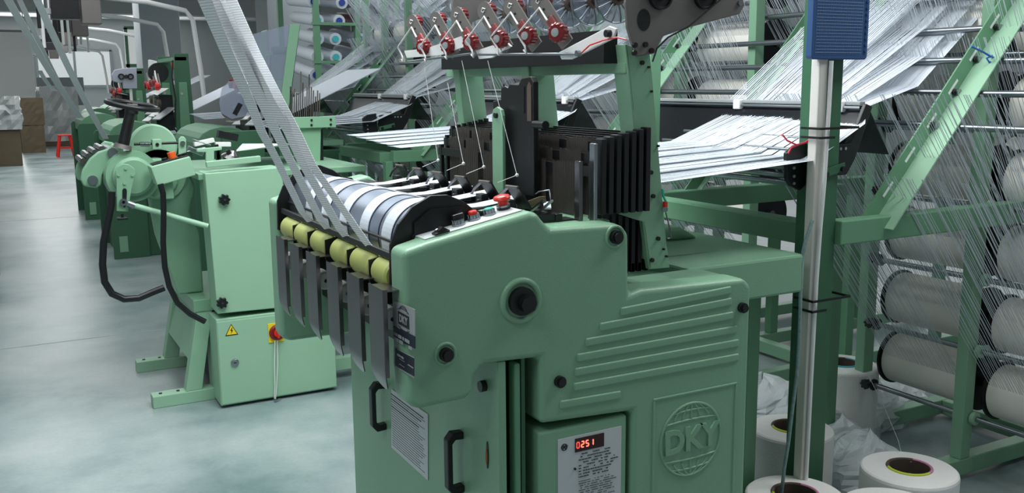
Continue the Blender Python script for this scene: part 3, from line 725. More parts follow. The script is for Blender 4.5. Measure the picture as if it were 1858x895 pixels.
# needle heads, one per tape
for k, y_ in enumerate([2.735, 2.60, 2.455, 2.305, 2.16, 2.015]):
    nh = MB(); nh.box(1.06, 1.19, y_-.062, y_-.036, 1.150, 1.186); nh.box(1.065, 1.085, y_-.04, y_-.006, 1.185, 1.224)
    nh = nh.build('needle_head', BK, L1, bevel=.002)
    MB().cyl((1.060, y_-.024, 1.206), (1.066, y_-.024, 1.206), .005, 12).build('bolt', CH, nh)
    vs = [(1.115, y_-.058, 1.200), (1.115, y_+.004, 1.198), (1.085, y_+.010, 1.252), (1.085, y_-.050, 1.254)]
    m = MB(); m.add([Vector(v) for v in vs]+[Vector(v)+Vector((.004, 0, .002)) for v in vs], [(0, 1, 2, 3), (7, 6, 5, 4), (0, 4, 5, 1), (1, 5, 6, 2), (2, 6, 7, 3), (3, 7, 4, 0)])
    m.build('needle_cover', BS, nh); MB().cyl(vs[2], vs[3], .004, 10).build('cover_roll', HD, nh)
    MB().tube([(1.088, y_+.006, 1.250), (1.080, y_+.030, 1.232), (1.078, y_+.045, 1.215)], .0035, 6).build('bent_arm', ST, nh)
    m = MB(); m.obox((1.02, y_-.050, 1.196), (1.10, y_-.052, 1.20), .004, .004); m.obox((1.00, y_-.030, 1.190), (1.10, y_-.056, 1.194), .003, .003); m.build('guide_rod', CH, nh)
    MB().obox((1.16, y_-.06, 1.200), (1.20, y_+.01, 1.205), .018, .004).build('reed_piece', YN, nh)
# catch mechanism by the near end
a = PY(2.0, 985, 345); m = MB()
pts = [(985, 352), (992, 347), (1000, 346), (1001, 362)]
MB().tube([PX(1.16, *q) for q in [(972, 352), (978, 348), (997, 345), (999, 362)]], .0016, 6).build('wire_loop', CH, L1)
m = MB(); m.obox(PX(1.14, 936, 405), PX(1.14, 988, 363), .010, .004); m.build('catch_bar', ST, L1)
m = MB(); m.obox(PX(1.13, 952, 407), PX(1.13, 1002, 364), .006, .004); m.build('catch_bar', CH, L1)
MB().obox(PX(1.15, 958, 372), PX(1.15, 985, 362), .02, .016).build('brass_block', mat('old_brass', srgb(96, 90, 66), .5, metal=.4), L1, bevel=.002)
MB().box(1.09, 1.24, 1.95, 2.0, 1.13, 1.17).build('table_end', BK, L1, bevel=.003)
# cloth threads from tensioners down to the needles
th_px = [((770, 120), (795, 291)), ((812, 150), (841, 297)), ((838, 110), (878, 303)), ((885, 110), (938, 318))]
for a, b_ in th_px:
    p0 = PX(1.19, *a); p1 = PX(1.17, *b_)
    tt = MB().tube([p0, (p0+p1)/2, p1], .0009, 5).build('thread', TW, L1)
    MB().sphere(p1, .005, 10).build('eyelet', WH, tt)
    q = p1+Vector((-.03, .05, -.022)); MB().tube([p1, q], .001, 5).build('thread_end', TW, tt)
# earth wire and hook on the near upright
MB().tube([PY(1.925, *q) for q in [(1202, 343), (1203, 355), (1208, 366)]], .003, 6).build('teal_wire', TE, L1)
p = PY(1.925, 1207, 380); MB().cyl((p.x-.004, 1.92, p.z), (p.x+.004, 1.93, p.z), .007, 12).build('ring_terminal', CH, L1)
MB().tube([PY(1.925, *q) for q in [(1208, 386), (1214, 410), (1219, 432), (1211, 433)]], .0018, 6).build('hook_rod', ST, L1)
p = PY(1.925, 1207, 371); MB().box(p.x-.004, p.x+.004, 1.92, 1.93, p.z-.007, p.z+.007).build('red_sleeve', RD, L1)
# ================================================================ FOUR TAPES RISING FROM THE NEAR LOOM
tr = [[(573, 417), (548, 385), (502, 290), (475, 240), (451, 179), (411, 95), (371, 0), (350, -50)],
      [(607, 431), (583, 402), (526, 290), (501, 240), (473, 179), (432, 95), (385, 0), (360, -50)],
      [(642, 448), (618, 418), (551, 300), (524, 240), (487, 179), (443, 95), (396, 0), (370, -50)],
      [(688, 469), (664, 440), (567, 300), (538, 240), (505, 179), (462, 95), (419, 0), (396, -50)]]
labs = ['white woven tape rising from the chrome drums, leftmost of the four', 'white woven tape rising from the chrome drums, second from the left of four',
        'white woven tape rising from the chrome drums, third from the left of four', 'white woven tape rising from the chrome drums, rightmost of the four']
ztop_d = [2.02, 2.08, 2.16, 2.30]
for i, pts in enumerate(tr):
    b0 = PX(.772, *pts[0]); dz0 = (b0-CAM).dot(FW); out = []
    ytot = pts[0][1]+50
    for (x_, y_) in pts:
        t = (pts[0][1]-y_)/ytot; dep = dz0+(ztop_d[i]-dz0)*t
        if y_ == pts[0][1]: dep = dz0
        out.append(CAM+(FW+RT*((x_-CX)/FPX)-UP*((y_-CY)/FPX))*dep)
    hw = (.029, .030, .030, .027)[i]
    sds = [Vector((-(.15+.19*k/(len(out)-1)), .97, 0)).normalized()*hw*(.74+.26*k/(len(out)-1)) for k in range(len(out))]
    o_ = MB().ribbon(out, sds, .0016).build('woven_tape', TAPE)
    tag(o_, labs[i], 'tape', 'tapes rising from the near loom')
# ================================================================ YARN CREEL
def creel_parts(C_, near=True):
    def B(nm, x0, x1, y0, y1, z0, z1, m_=GF, bv=.004): return MB().box(x0, x1, y0, y1, z0, z1).build(nm, m_, C_, bevel=bv)
    # main pole (C channel) and far pole
    m = MB(); m.box(2.185, 2.285, 2.09, 2.10, 0, 2.25); m.box(2.275, 2.285, 2.10, 2.16, 0, 2.25); m.box(2.185, 2.195, 2.10, 2.16, 0, 2.25)
    m.build('pole', GD if near else GF, C_, bevel=.002)
    B('pole', 2.235, 2.285, 2.99, 3.05, 0, 2.25)
    B('long_beam', 2.225, 2.305, 2.16, 2.99, .985, 1.055)
    B('side_beam', 2.285, 4.9, 2.065, 2.125, .992, 1.068)
    B('side_beam', 2.285, 4.9, 2.985, 3.045, .992, 1.068)
    # slotted braces
    def brace(x0, z0, x1, z1, y, w1=.055, w2=.055):
        a = Vector((x0, y, z0)); b_ = Vector((x1, y, z1)); d = (b_-a).normalized(); nn = Vector((d.z, 0, -d.x))
        m = MB(); m.obox(a+nn*w1/2, b_+nn*w1/2, .006, w1, up=nn)
        br = m.build('brace', GF, C_)
        MB().obox(a+nn*w1+Vector((0, -w2/2, 0)), b_+nn*w1+Vector((0, -w2/2, 0)), w2, .005, up=nn).build('brace_flange', GP, br)  # flange paler than its brace: light on its inner face put into colour
        L = (b_-a).length; k = .10
        while k < L-.08:
            MB().obox(a+d*k+nn*w1*.5+Vector((0, -.0035, 0)), a+d*(k+.062)+nn*w1*.5+Vector((0, -.0035, 0)), .0012, .009, up=nn).build('slot', WH, br); k += .145
        return a, d, nn, L, br
    a, d, nn, L, br = brace(2.435, 1.068, 3.42, 2.19, 2.118, .058, .085)
    brace(2.435, 1.068, 3.42, 2.19, 3.02, .05, .03)
    rods = [(2.726+.02, 1.359-.01), (2.826+.02, 1.466-.01), (2.921+.02, 1.573-.01), (3.016+.02, 1.681-.01), (3.13, 1.79), (3.225, 1.90)]
    for (x_, z_) in rods:
        ro = MB().cyl((x_, 2.10, z_), (x_, 3.03, z_), .0115, 16).build('guide_tube', CH, C_)
        MB().cyl((x_-.012, 2.108, z_+.002), (x_-.012, 2.116, z_+.002), .010, 14).build('tube_bolt', BK, ro)
        ro = MB().cyl((x_+.03, 1.20, z_-.005), (x_+.03, 2.06, z_-.005), .0115, 16).build('guide_tube', CH, C_)
    # rack: base beams, posts, chrome rods
    for y_ in (2.195, 2.68):
        B('base_beam', 2.86, 5.1, y_-.03, y_+.03, 0.02, .085, G)
    B('base_beam', 2.84, 2.90, 2.225, 2.65, .02, .085, G); B('base_beam', 3.62, 3.68, 1.2, 2.65, .02, .085, G)
    B('base_beam', 2.86, 5.1, 1.62, 1.68, 0.02, .085, G)
    for (x_, y_) in ((2.88, 2.64),): B('rack_post', x_-.03, x_+.03, y_-.03, y_+.03, .085, 1.1, GF)
    for x_ in (3.115, 3.80, 4.5):
        for y_ in (2.66, 2.19, 1.65):
            B('rack_post', x_-.028, x_+.028, y_-.024, y_+.024, .085, 2.3, G if x_ < 3.5 else GF)
    for z_ in (.245, .505, .775, 1.045, 1.315, 1.585, 1.855):
        for (ya, yb) in ((2.215, 2.635), (1.67, 2.165)):
            ro = MB().cyl((3.135, ya, z_), (3.135, yb, z_), .0105, 14).build('chrome_rod', CH, C_)
            MB().cyl((3.135, yb-.020, z_), (3.135, yb-.004, z_), .024, 18).build('rod_clamp', GP if yb < 2.3 else BK, ro)
            MB().cyl((3.135, yb-.001, z_), (3.135, yb+.001, z_), .012, 18)
        if near and z_ < 1.4:
            m = star((3.075, 2.60, z_+.02), .021, 'x', .022); k_ = m.build('star_knob', BK, C_)
            MB().tube([(3.074, 2.60, z_+.02), (3.088, 2.605, z_+.02)], .008, 10).build('knob_spring', CH, k_)
    if near:
        # warp guide bracket behind the pole
        eb = xz(2.13, [(1425, 278), (1440, 264), (1468, 258), (1468, 328), (1450, 346), (1432, 337), (1425, 325)])
        e1 = MB().prism(eb, 'y', 2.125, 2.14).build('rod_bracket', BK, C_, bevel=.004)
        for (x_, y_) in ((1440, 305), (1440, 320), (1440, 333)):
            p = PY(2.125, x_, y_); MB().cyl((p.x, 2.121, p.z), (p.x, 2.127, p.z), .0045, 12).build('bolt', SIL, e1)
            MB().cyl((p.x-.004, 2.14, p.z), (p.x-.004, 2.86, p.z+.0), .0095, 14).build('guide_rod', CH, C_)
        MB().prism([(2.175, 1.185), (2.177, 1.263), (2.34, 1.293), (2.40, 1.318), (2.456, 1.312), (2.27, 1.205)], 'y', 2.86, 2.872).build('rod_bracket', BK, C_, bevel=.003)
        for (x_, z_) in ((2.20, 1.285), (2.30, 1.315)): MB().cyl((x_, 2.13, z_), (x_, 2.86, z_), .006, 12).build('guide_rod', CH, C_)
        MB().prism([(2.215, 1.235), (2.23, 1.30), (2.40, 1.30), (2.462, 1.425), (2.492, 1.415), (2.425, 1.25), (2.39, 1.20), (2.25, 1.20)], 'y', 2.150, 2.165).build('shield_arm', BK, C_, bevel=.003)
        for x_ in (2.335, 2.355, 2.377): MB().cyl((x_, 2.147, 1.285), (x_, 2.151, 1.285), .005, 12).build('bolt', SIL, C_)
        sh = MB(); sh.add([(2.478, 2.17, 1.418), (2.478, 3.30, 1.418), (2.36, 3.30, 1.26), (2.36, 2.17, 1.26)]+[(2.482, 2.17, 1.418), (2.482, 3.30, 1.418), (2.364, 3.30, 1.26), (2.364, 2.17, 1.26)],
                          [(0, 1, 2, 3), (7, 6, 5, 4), (0, 4, 5, 1), (1, 5, 6, 2), (2, 6, 7, 3), (3, 7, 4, 0)])
        sh.build('smoked_shield', GLS, C_)
        sh = MB(); sh.add([(2.50, 2.17, 1.40), (2.50, 3.2, 1.40), (2.60, 3.2, 1.255), (2.60, 2.17, 1.255)]+[(2.505, 2.17, 1.40), (2.505, 3.2, 1.40), (2.605, 3.2, 1.255), (2.605, 2.17, 1.255)],
                          [(0, 1, 2, 3), (7, 6, 5, 4), (0, 4, 5, 1), (1, 5, 6, 2), (2, 6, 7, 3), (3, 7, 4, 0)])
        sh.build('smoked_shield', GLS, C_)
        rl = MB(); rl.box(2.462, 2.486, 2.175, 3.32, 1.419, 1.431); rl.build('shield_rail', SIL, C_, bevel=.002)
        MB().cyl((2.458, 2.17, 1.411), (2.458, 3.32, 1.411), .005, 12).build('guide_rod', CH, C_)
        for y_ in (2.255, 2.745): MB().box(2.448, 2.472, y_-.018, y_+.018, 1.396, 1.432).build('rail_clamp', WH, C_, bevel=.004)
        MB().obox(PY(2.082, 1488, 318), PY(2.082, 1533, 302), .004, .024).build('pole_tab', GD, C_)
        for q in ((1497, 317), (1529, 307)):
            p = PY(2.078, *q); MB().cyl((p.x, 2.070, p.z), (p.x, 2.082, p.z), .009, 16).build('bolt', BK, C_)
C1 = thing('yarn_creel', 'green steel creel frame with tall dark pole and slotted brace, behind the near loom', 'creel', (2.3, 2.3, 0))
creel_parts(C1)
# ---- warp beams (yarn rolls) in the rack
def yarn_roll(x_, y0, y1, z_, r, label, group):
    t = thing('yarn_roll', label, 'yarn roll', (x_, y0, z_-r), group)
    MB().lathe((x_, y0, z_), (0, 1, 0), [(0, .03), (0, r*.93), (.006, r), (y1-y0-.006, r), (y1-y0, r*.93), (y1-y0, .03)], 48).build('yarn_winding', BM, t)
    for ya, yb, m_ in ((y1+.001, y1+.010, BK), (y0-.010, y0-.001, BL if False else BS)):
        MB().cyl((x_, ya, z_), (x_, yb, z_), r*1.09, 40).build('flange', m_, t)
    MB().cyl((x_, y0-.03, z_), (x_, y1+.02, z_), .018, 12).build('axle', ST, t)
    return t
lv = [.345, .605, .875, 1.145, 1.415, 1.685, 1.955]
ordn = ['lowest', 'next to lowest', 'third from the floor', 'fourth from the floor', 'fifth from the floor', 'sixth from the floor', 'topmost']
for k, z_ in enumerate(lv):
    yarn_roll(3.275, 2.235, 2.625, z_, .104, 'white yarn roll, near rack, between the front posts, %s' % ordn[k], 'yarn rolls in the near rack')
    yarn_roll(3.275, 1.70, 2.145, z_-.012, .104, 'white yarn roll, near rack, right of the front posts, %s' % ordn[k], 'yarn rolls in the near rack')
    if k > 2:
        yarn_roll(3.95, 2.235, 2.625, z_, .104, 'white yarn roll, near rack, back column left, %s' % ordn[k], 'yarn rolls in the near rack')
        yarn_roll(3.95, 1.70, 2.145, z_, .104, 'white yarn roll, near rack, back column right, %s' % ordn[k], 'yarn rolls in the near rack')
# ---- yarns
yr = random.Random(11)
def fan(x0, z0, x1, z1, ya, yb, n, r=.0007, drift=0.0, m_=YN):
    m = MB()
    for i in range(n):
        y = ya+(yb-ya)*(i+yr.uniform(-.25, .25))/n
        m.tube([(x0, y, z0), (x1+yr.uniform(-.01, .01), y+drift+yr.uniform(-.02, .02), z1)], r, 3)
    return m
def sheet(pts, ya, yb, ye0, ye1, strand=.0045, gapp=.035, m_=YN):
    """a warp sheet: side by side ribbons along pts [(x,z)], spreading from ya..yb at the first point to ye0..ye1 at the last"""
    m = MB(); n = int((yb-ya)/strand); N = len(pts)
    for i in range(n):
        if yr.random() < gapp: continue
        f = (i+.5)/n; o = []
        for k, (x_, z_) in enumerate(pts):
            t = k/(N-1); o.append((x_, (ya+(yb-ya)*f)*(1-t)+(ye0+(ye1-ye0)*f)*t, z_+yr.uniform(-.0012, .0012)))
        m.ribbon(o, (0, strand*.5*yr.uniform(.85, 1.12), 0), .0005)
    return m
def stuff(m, nm, m_, label, cat, group=None):
    return tag(m.build(nm, m_), label, cat, group, 'stuff')
for k, z_ in enumerate(lv):
    for (ya, yb, w_) in ((2.25, 2.61, 'left bay'), (1.71, 2.14, 'right bay')):
        xs, zs = 3.175, z_+.03; dx = .42 if k < 3 else .30; 
        zt = zs+1.25*dx*1.1
        if k < 2: xt, zt = 2.50, zs+.82
        else: xt, zt = 3.175-.27, min(zs+.46, 2.25)
        stuff(fan(xs, zs, xt, zt, ya, yb, 40, .0011), 'yarn_threads', YN, 'fine white threads fanning up in the near rack, %s, %s' % (w_, ordn[k]), 'yarn', 'threads rising from the near rack')
for k in range(3):
    stuff(fan(3.80, 1.0+.28*k, 3.10, 1.9+.2*k, 1.25, 2.64, 150, .0014), 'yarn_threads', YN, 'dense curtain of white threads in the near rack, %s layer' % ('front', 'middle', 'rear')[k], 'yarn', 'thread curtains in the near rack')
shl = ['lowest of five', 'second of five', 'third of five', 'fourth of five', 'topmost of five']
rods_ = [(2.846, 1.476), (2.941, 1.583), (3.036, 1.691), (3.13, 1.81), (3.225, 1.92)]
yb_ = [(2.33, 2.52), (2.36, 2.60), (2.42, 2.72), (2.50, 2.86), (2.42, 2.98)]
for k, (x_, z_) in enumerate(rods_):
    a, b_ = yb_[k]
    stuff(sheet([(1.50, 1.235+.006*k), (2.16, 1.262+.006*k), (2.44, 1.362+.002*k), (2.52, 1.412+.003*k), (x_, z_), (x_+.85, z_+.62)], 2.0+.15*k*.9, 2.17+.15*k*.9, a, b_), 'warp_sheet', YN if k % 2 else YN,
          'flat white warp sheet entering the near loom, %s' % shl[k], 'yarn', 'warp sheets of the near loom')
# ================================================================ THINGS ON AND ROUND THE POLE
t = thing('perforated_panel', 'blue slotted plastic panel hung at the top of the dark green pole', 'panel', (2.22, 2.04, 1.57))
MB().prism([(2.104, 1.567), (2.110, 1.560), (2.328, 1.560), (2.334, 1.568), (2.334, 1.80), (2.104, 1.80)], 'y', 2.045, 2.07).build('frame', mat('blue_panel', srgb(38, 74, 120), .5), t, bevel=.003)
m = MB()
for i in range(24):
    z = 1.579+.0091*i
    m.box(2.118, 2.306, 2.0438, 2.0452, z, z+.0014)
m.build('slot_rows', mat('panel_slots', srgb(120, 140, 165), .6), t)
m = MB()
for i in range(32):
    x = 2.116+.006*i; m.box(x, x+.0022, 2.0442, 2.0452, 1.572, 1.795)
m.build('slot_columns', mat('panel_ribs', srgb(56, 92, 140), .6), t)
m = MB()
for i in range(12): m.cyl((2.322, 2.0405, 1.585+.018*i), (2.322, 2.0452, 1.585+.018*i), .005, 10)
m.build('edge_studs', mat('panel_stud', srgb(38, 74, 120), .5), t)
cn = MB(); cn.box(2.150, 2.184, 2.055, 2.09, .02, 1.60); 
c_ = cn.build('cable_trunking', CD, bevel=.004); tag(c_, 'white cable trunking strapped along the left side of the dark green pole', 'trunking')
pts = [(2.187, 2.047, 1.556), (2.186, 2.047, 1.42), (2.181, 2.044, 1.34), (2.176, 2.042, 1.20), (2.172, 2.046, 1.05), (2.168, 2.047, .90), (2.166, 2.048, .60), (2.166, 2.05, .10)]
tag(MB().tube(pts, .0065, 8).build('white_cable', WH), 'white cable lying over the cable trunking on the dark green pole', 'cable')
for i, (z_, w_) in enumerate([(1.355, 'upper left'), (1.328, 'second'), (.832, 'third'), (.800, 'lowest')]):
    m = MB(); x1_ = 2.30 if i in (0, 2) else 2.20
    m.box(2.140, x1_, 2.030, 2.034, z_, z_+.007); m.box(2.140, 2.144, 2.032, 2.11, z_, z_+.007)
    if x1_ > 2.25: m.box(x1_-.004, x1_, 2.032, 2.12, z_, z_+.007)
    tag(m.build('cable_tie', BK), 'black cable tie round the white trunking, %s of four down the pole' % ('topmost', 'second', 'third', 'lowest')[i], 'cable tie', 'cable ties on the pole')
pts = [PY(2.035, *q) for q in [(1474, 400), (1461, 440), (1453, 480), (1452, 560), (1450, 620), (1446, 680), (1438, 740), (1431, 800), (1423, 850), (1417, 905), (1412, 960)]]
tag(MB().tube(pts, .0058, 10).build('grey_cable', mat('mottled_cable', srgb(120, 145, 145), .35, var=.5, vscale=60)), 'loose mottled grey cable hanging in front of the pole', 'cable')
pts = [PY(2.06, *q) for q in [(1762, 84), (1785, 95), (1795, 101), (1810, 108), (1812, 112), (1795, 113), (1790, 106), (1800, 101)]]
tag(MB().tube(pts, .0035, 8).build('tie_string', mat('blue_string', srgb(45, 105, 190), .5)), 'blue string knotted round the slotted brace', 'string')
pts = [PX(2.40, *q) for q in [(1366, 118), (1378, 104), (1388, 108), (1400, 98), (1412, 100)]]
# red wires at the rod bracket
pts = [PY(2.11, *q) for q in [(1419, 244), (1428, 255), (1445, 263), (1462, 259), (1472, 254)]]
tag(MB().tube(pts, .0028, 8).build('signal_wire', mat('pink_red_wire', srgb(205, 40, 70), .4)), 'red wire curling over the black rod bracket, upper one', 'wire', 'red wires at the rod bracket')
pts = [PY(2.11, *q) for q in [(1430, 278), (1436, 268), (1450, 262), (1462, 258), (1472, 250)]]
tag(MB().tube(pts, .0028, 8).build('signal_wire', MATS['pink_red_wire']), 'red wire plugged into the black rod bracket, lower one', 'wire', 'red wires at the rod bracket')
# ================================================================ YARN PACKAGES ON THE FLOOR
def package(px, py, zt, r, h, rc, label, rims=(YG, PK), x=None, y=None):
    c = PZ(zt, px, py) if x is None else Vector((x, y, zt))
    t = thing('yarn_package', label, 'yarn spool', (c.x, c.y, zt-h))
    z0 = zt-h
    MB().lathe((c.x, c.y, z0), (0, 0, 1), [(0, rc), (0, r*.97), (.01, r), (h-.012, r), (h-.004, r*.985), (h, r*.95), (h+.003, rc+.004), (h, rc+.002)], 56).build('yarn_winding', PKG, t)
    MB().lathe((c.x, c.y, z0), (0, 0, 1), [(.0, rc-.004), (h+.006, rc-.004), (h+.006, rc+.001), (h-.01, rc+.001)], 40).build('core_tube', CORE, t)
    MB().cyl((c.x, c.y, z0), (c.x, c.y, z0+.02), rc-.005, 24).build('core_floor', CORE, t)
    def half(a0, a1, m_):
        pts = [(c.x+(rc+.002)*math.cos(a0+(a1-a0)*i/16), c.y+(rc+.002)*math.sin(a0+(a1-a0)*i/16), zt+.005) for i in range(17)]
        MB().tube(pts, .0045, 8).build('core_rim', m_, t)
    half(R(150), R(278), rims[0]); half(R(278), R(390), rims[1]); half(R(30), R(150), CORE)
    return t, c
pk1, c1 = package(1650, 850, .25, .152, .25, .066, 'white yarn spool with lime and pink core rim, on the floor right of the pole')
pk2, c2 = package(1436, 776, .25, .150, .25, .066, 'white yarn spool with lime and pink core rim, half hidden by the grey cable')
pk3, c3 = package(1380, 848, .25, .150, .25, .066, 'white yarn spool at the foot of the large loom, left of the pole', x=2.06, y=1.97+.02)
pk4, c4 = package(1528, 660, .30, .150, .28, .066, 'white yarn spool with turquoise core rim, standing against the rack post', rims=(TQ, TQ))
pk5, c5 = package(1480, 895, .25, .150, .25, .066, 'white yarn spool below the cable at the bottom edge, beside the pole foot', rims=(CORE, CORE), x=2.24, y=1.78)
m = MB(); m.cyl((2.02, 2.44, 0), (2.02, 2.44, .42), .06, 30)
tag(m.build('yarn_tube', PKG), 'tall slim wrapped yarn tube standing close behind the large loom', 'yarn tube')
# plastic film bags, crumpled
def bag(cx, cy, rx, ry, h, seed, label):
    rnd = random.Random(seed); n = 22; k = 12; vs = []; ph = [rnd.uniform(0, 6.28) for _ in range(8)]
    for j_ in range(k+1):
        t = j_/k
        for i in range(n):
            a = 2*math.pi*i/n
            q = 1+.16*math.sin(3*a+ph[0]+2*t)+.10*math.sin(5*a+ph[1]-3*t)+.07*math.sin(9*a+ph[2]+5*t)+rnd.uniform(-.06, .06)
            pr = math.cos(t*math.pi/2)**.55 if t < 1 else .02
            vs.append((cx+rx*q*pr*math.cos(a), cy+ry*q*pr*math.sin(a), max(.002, h*(t**.8)*(1+.14*math.sin(2*a+ph[3])+rnd.uniform(-.04, .04)))))
    fs = [(j_*n+i, j_*n+(i+1) % n, (j_+1)*n+(i+1) % n, (j_+1)*n+i) for j_ in range(k) for i in range(n)]
    m = MB().add(vs, fs, False); o_ = m.build('plastic_bag', BAG)
    return tag(o_, label, 'plastic bag')
q = PZ(0.05, 1395, 745); bag(q.x+.05, q.y+.1, .20, .22, .17, 3, 'crumpled clear plastic bag heaped on the floor between loom and pole')
q = PZ(0.05, 1505, 800); bag(q.x+.04, q.y-.02, .14, .15, .15, 5, 'crumpled clear plastic bag beside the spool behind the pole')
q = PZ(0.05, 1560, 850); bag(q.x-.02, q.y-.05, .17, .15, .20, 9, 'crumpled clear plastic bag against the spool with the loose thread')
bag(c4.x+.10, c4.y+.02, .20, .18, .24, 12, 'clear plastic bag slumped round the spool with turquoise rim')
q = PZ(0.05, 1610, 730); bag(q.x+.12, q.y+.12, .22, .20, .16, 15, 'clear plastic bag lying under the lowest yarn roll')
pts = [PY(2.45, 1575, 680), PY(2.42, 1605, 740), PY(2.3, 1630, 800), PY(2.15, 1640, 840), Vector((c1.x+.01, c1.y, .27))]
tag(MB().tube(pts, .0009, 5).build('loose_thread', WH), 'single loose white thread trailing into the front spool', 'thread')
# ================================================================ SECOND LOOM
L2 = thing('weaving_loom', 'pale green loom with cabinet, warning triangle and red switch, behind the near loom', 'loom', (1.1, 4.9, 0))
YA = 4.40
MB().box(.828, 1.392, YA, YA+.26, .014, .432).build('switch_cabinet', GP, L2, bevel=.004)
cb = MB().box(.832, 1.388, YA-.004, YA, .020, .420).build('cabinet_door', GP, L2, bevel=.0025)
MB().prism([(.821, 1.110), (1.165, 1.121), (1.195, .85), (1.235, .450), (.838, .458)], 'y', YA, YA+.16).build('drive_cover', GP, L2, bevel=.004)
def star_knob(px, py, r=.027, par=L2):
    p = PY(YA, px, py); m = star((p.x, YA, p.z), r, 'y', .022); k_ = m.build('star_knob', BK, par, bevel=.002)
    MB().cyl((p.x, YA-.024, p.z), (p.x, YA-.020, p.z), .006, 12).build('knob_screw', ST, k_)
star_knob(406, 362); star_knob(402, 549)
# rotary switch, warning sign, lock
YC_ = YA-.0045
a = PY(YC_, 485, 588); b_ = PY(YC_, 515, 618)
sp = MB().box(a.x+.002, b_.x, YC_-.004, YC_, b_.z-.002, a.z).build('switch_plate', YE, L2, bevel=.001)
p = PY(YC_, 502, 603); MB().lathe((p.x, YC_-.003, p.z), (0, -1, 0), [(0, .038), (.010, .037), (.014, .030), (.012, .0)], 32).build('switch_ring', RK, sp)
m = MB(); m.cyl((p.x, YC_-.028, p.z), (p.x, YC_-.010, p.z), .018, 20); kb = m.build('switch_knob', RD, sp)
MB().box(p.x-.006, p.x+.006, YC_-.040, YC_-.026, p.z-.022, p.z+.022).build('knob_grip', RD, kb, bevel=.003)
p = PY(YC_, 420, 600); hw = .027
tri = [(p.x-hw, p.z-.021), (p.x+hw, p.z-.021), (p.x, p.z+.029)]
ws = MB().prism([(x-(p.x-x)*.10, z-(p.z-z)*.10) for x, z in tri], 'y', YC_-.0008, YC_+.001).build('warning_sign', BK, L2)
MB().prism([(x+(p.x-x)*.10, z+(p.z-z)*.10) for x, z in tri], 'y', YC_-.0014, YC_).build('yellow_field', YE, ws)
bo = [(.002, .014), (-.006, -.001), (.000, -.001), (-.003, -.016), (.007, .002), (.001, .002), (.005, .014)]
MB().prism([(p.x+x, p.z+z) for x, z in bo], 'y', YC_-.0020, YC_-.0012).build('lightning_bolt', BK, ws)
p = PY(YC_, 426, 658); m = MB().lathe((p.x, YC_, p.z), (0, -1, 0), [(0, .018), (.006, .018), (.008, .014), (.008, 0)], 24); lk = m.build('cabinet_lock', CH, L2)
MB().box(p.x-.006, p.x+.006, YC_-.010, YC_-.007, p.z-.002, p.z+.002).build('key_slot', BK, lk)
pts = [PY(YC_-.015, *q) for q in [(499, 618), (498, 660), (499, 700), (498, 724)]]; MB().tube(pts, .0022, 6).build('string', WH, L2)
pts = [PY(YC_-.015, *q) for q in [(503, 618), (504, 660), (502, 700), (500, 724)]]; MB().tube(pts, .0022, 6).build('string', WH, L2)
MB().obox((1.068, YC_-.03, .008), (1.10, YC_-.02, .012), .006, .006).build('string_tag', CH, L2)
# red rating tag on the cover's left flank and its base
MB().box(.834, .8345, 4.44, 4.50, .76, .86).build('rating_tag', mat('brown_tag', srgb(130, 92, 80), .6), L2)
# feet and A-legs
for (yy, x0, nm) in ((4.60, .549, 'a'), (5.24, .560, 'b')):
    MB().box(x0, 1.40, yy-.04, yy+.04, 0, .058).build('foot', GP, L2, bevel=.003)
    MB().prism([(.70, .058), (.775, .058), (.845, .44), (.775, .44)], 'y', yy-.035, yy+.035).build('leg', GP, L2, bevel=.003)
    for xx in (x0+.04, x0+.12): MB().cyl((xx, yy, .056), (xx, yy, .062), .008, 10).build('anchor_bolt', BK, L2)
MB().prism([(.745, .20), (.815, .42), (.800, .42), (.730, .20)], 'y', 4.635, 5.205).build('leg_panel', GP, L2)
MB().box(.76, 1.40, 4.56, 5.28, .44, .50).build('base_plate', G, L2, bevel=.004)
MB().box(.86, 1.38, 4.67, 5.2, .06, .44).build('motor_housing', BS, L2)
MB().box(1.40, 1.75, 4.56, 4.62, .05, .11).build('cross_rail', GP, L2)
# cast side frame
cf = [(.72, .50), (.84, .50), (.84, .80), (.80, .90), (.835, 1.02), (.80, 1.10), (.72, 1.12), (.62, .98), (.64, .80)]
MB().prism(cf, 'y', 4.72, 4.80).build('cast_frame', G, L2, bevel=.012, seg=3)
# slim drum disc, spring rod
p = PY(4.74, 277, 266)
MB().lathe((p.x, 4.70, p.z), (0, 1, 0), [(0, 0), (0, .098), (.012, .106), (.05, .106), (.05, 0)], 56).build('drum_disc', GP, L2)
p0 = PY(4.64, 243, 262); p1 = PY(4.64, 326, 259); MB().cyl(p0, p1, .006, 12).build('spring_rod', BK, L2)
p0 = PY(4.64, 254, 262); p1 = PY(4.64, 272, 262); sp_ = [p0+(p1-p0)*(i/60)+Vector((0, .011*math.cos(i*.9), .011*math.sin(i*.9))) for i in range(61)]
MB().tube(sp_, .0018, 5).build('spring', CH, L2)
p = PY(4.64, 284, 262); MB().box(p.x-.02, p.x+.02, 4.62, 4.67, p.z-.022, p.z+.024).build('rod_block', GP, L2, bevel=.003)
MB().cyl((p.x, 4.615, p.z), (p.x, 4.625, p.z), .008, 12).build('block_bolt', BK, L2)
MB().prism(xz(4.6, [(324, 290), (324, 253), (328, 248), (334, 248), (338, 253), (338, 290)]), 'y', 4.60, 4.61).build('rod_bracket', GP, L2, bevel=.003)
p = PY(4.6, 331, 260); MB().cyl((p.x, 4.588, p.z), (p.x, 4.60, p.z), .011, 16).build('bolt', CH, L2)
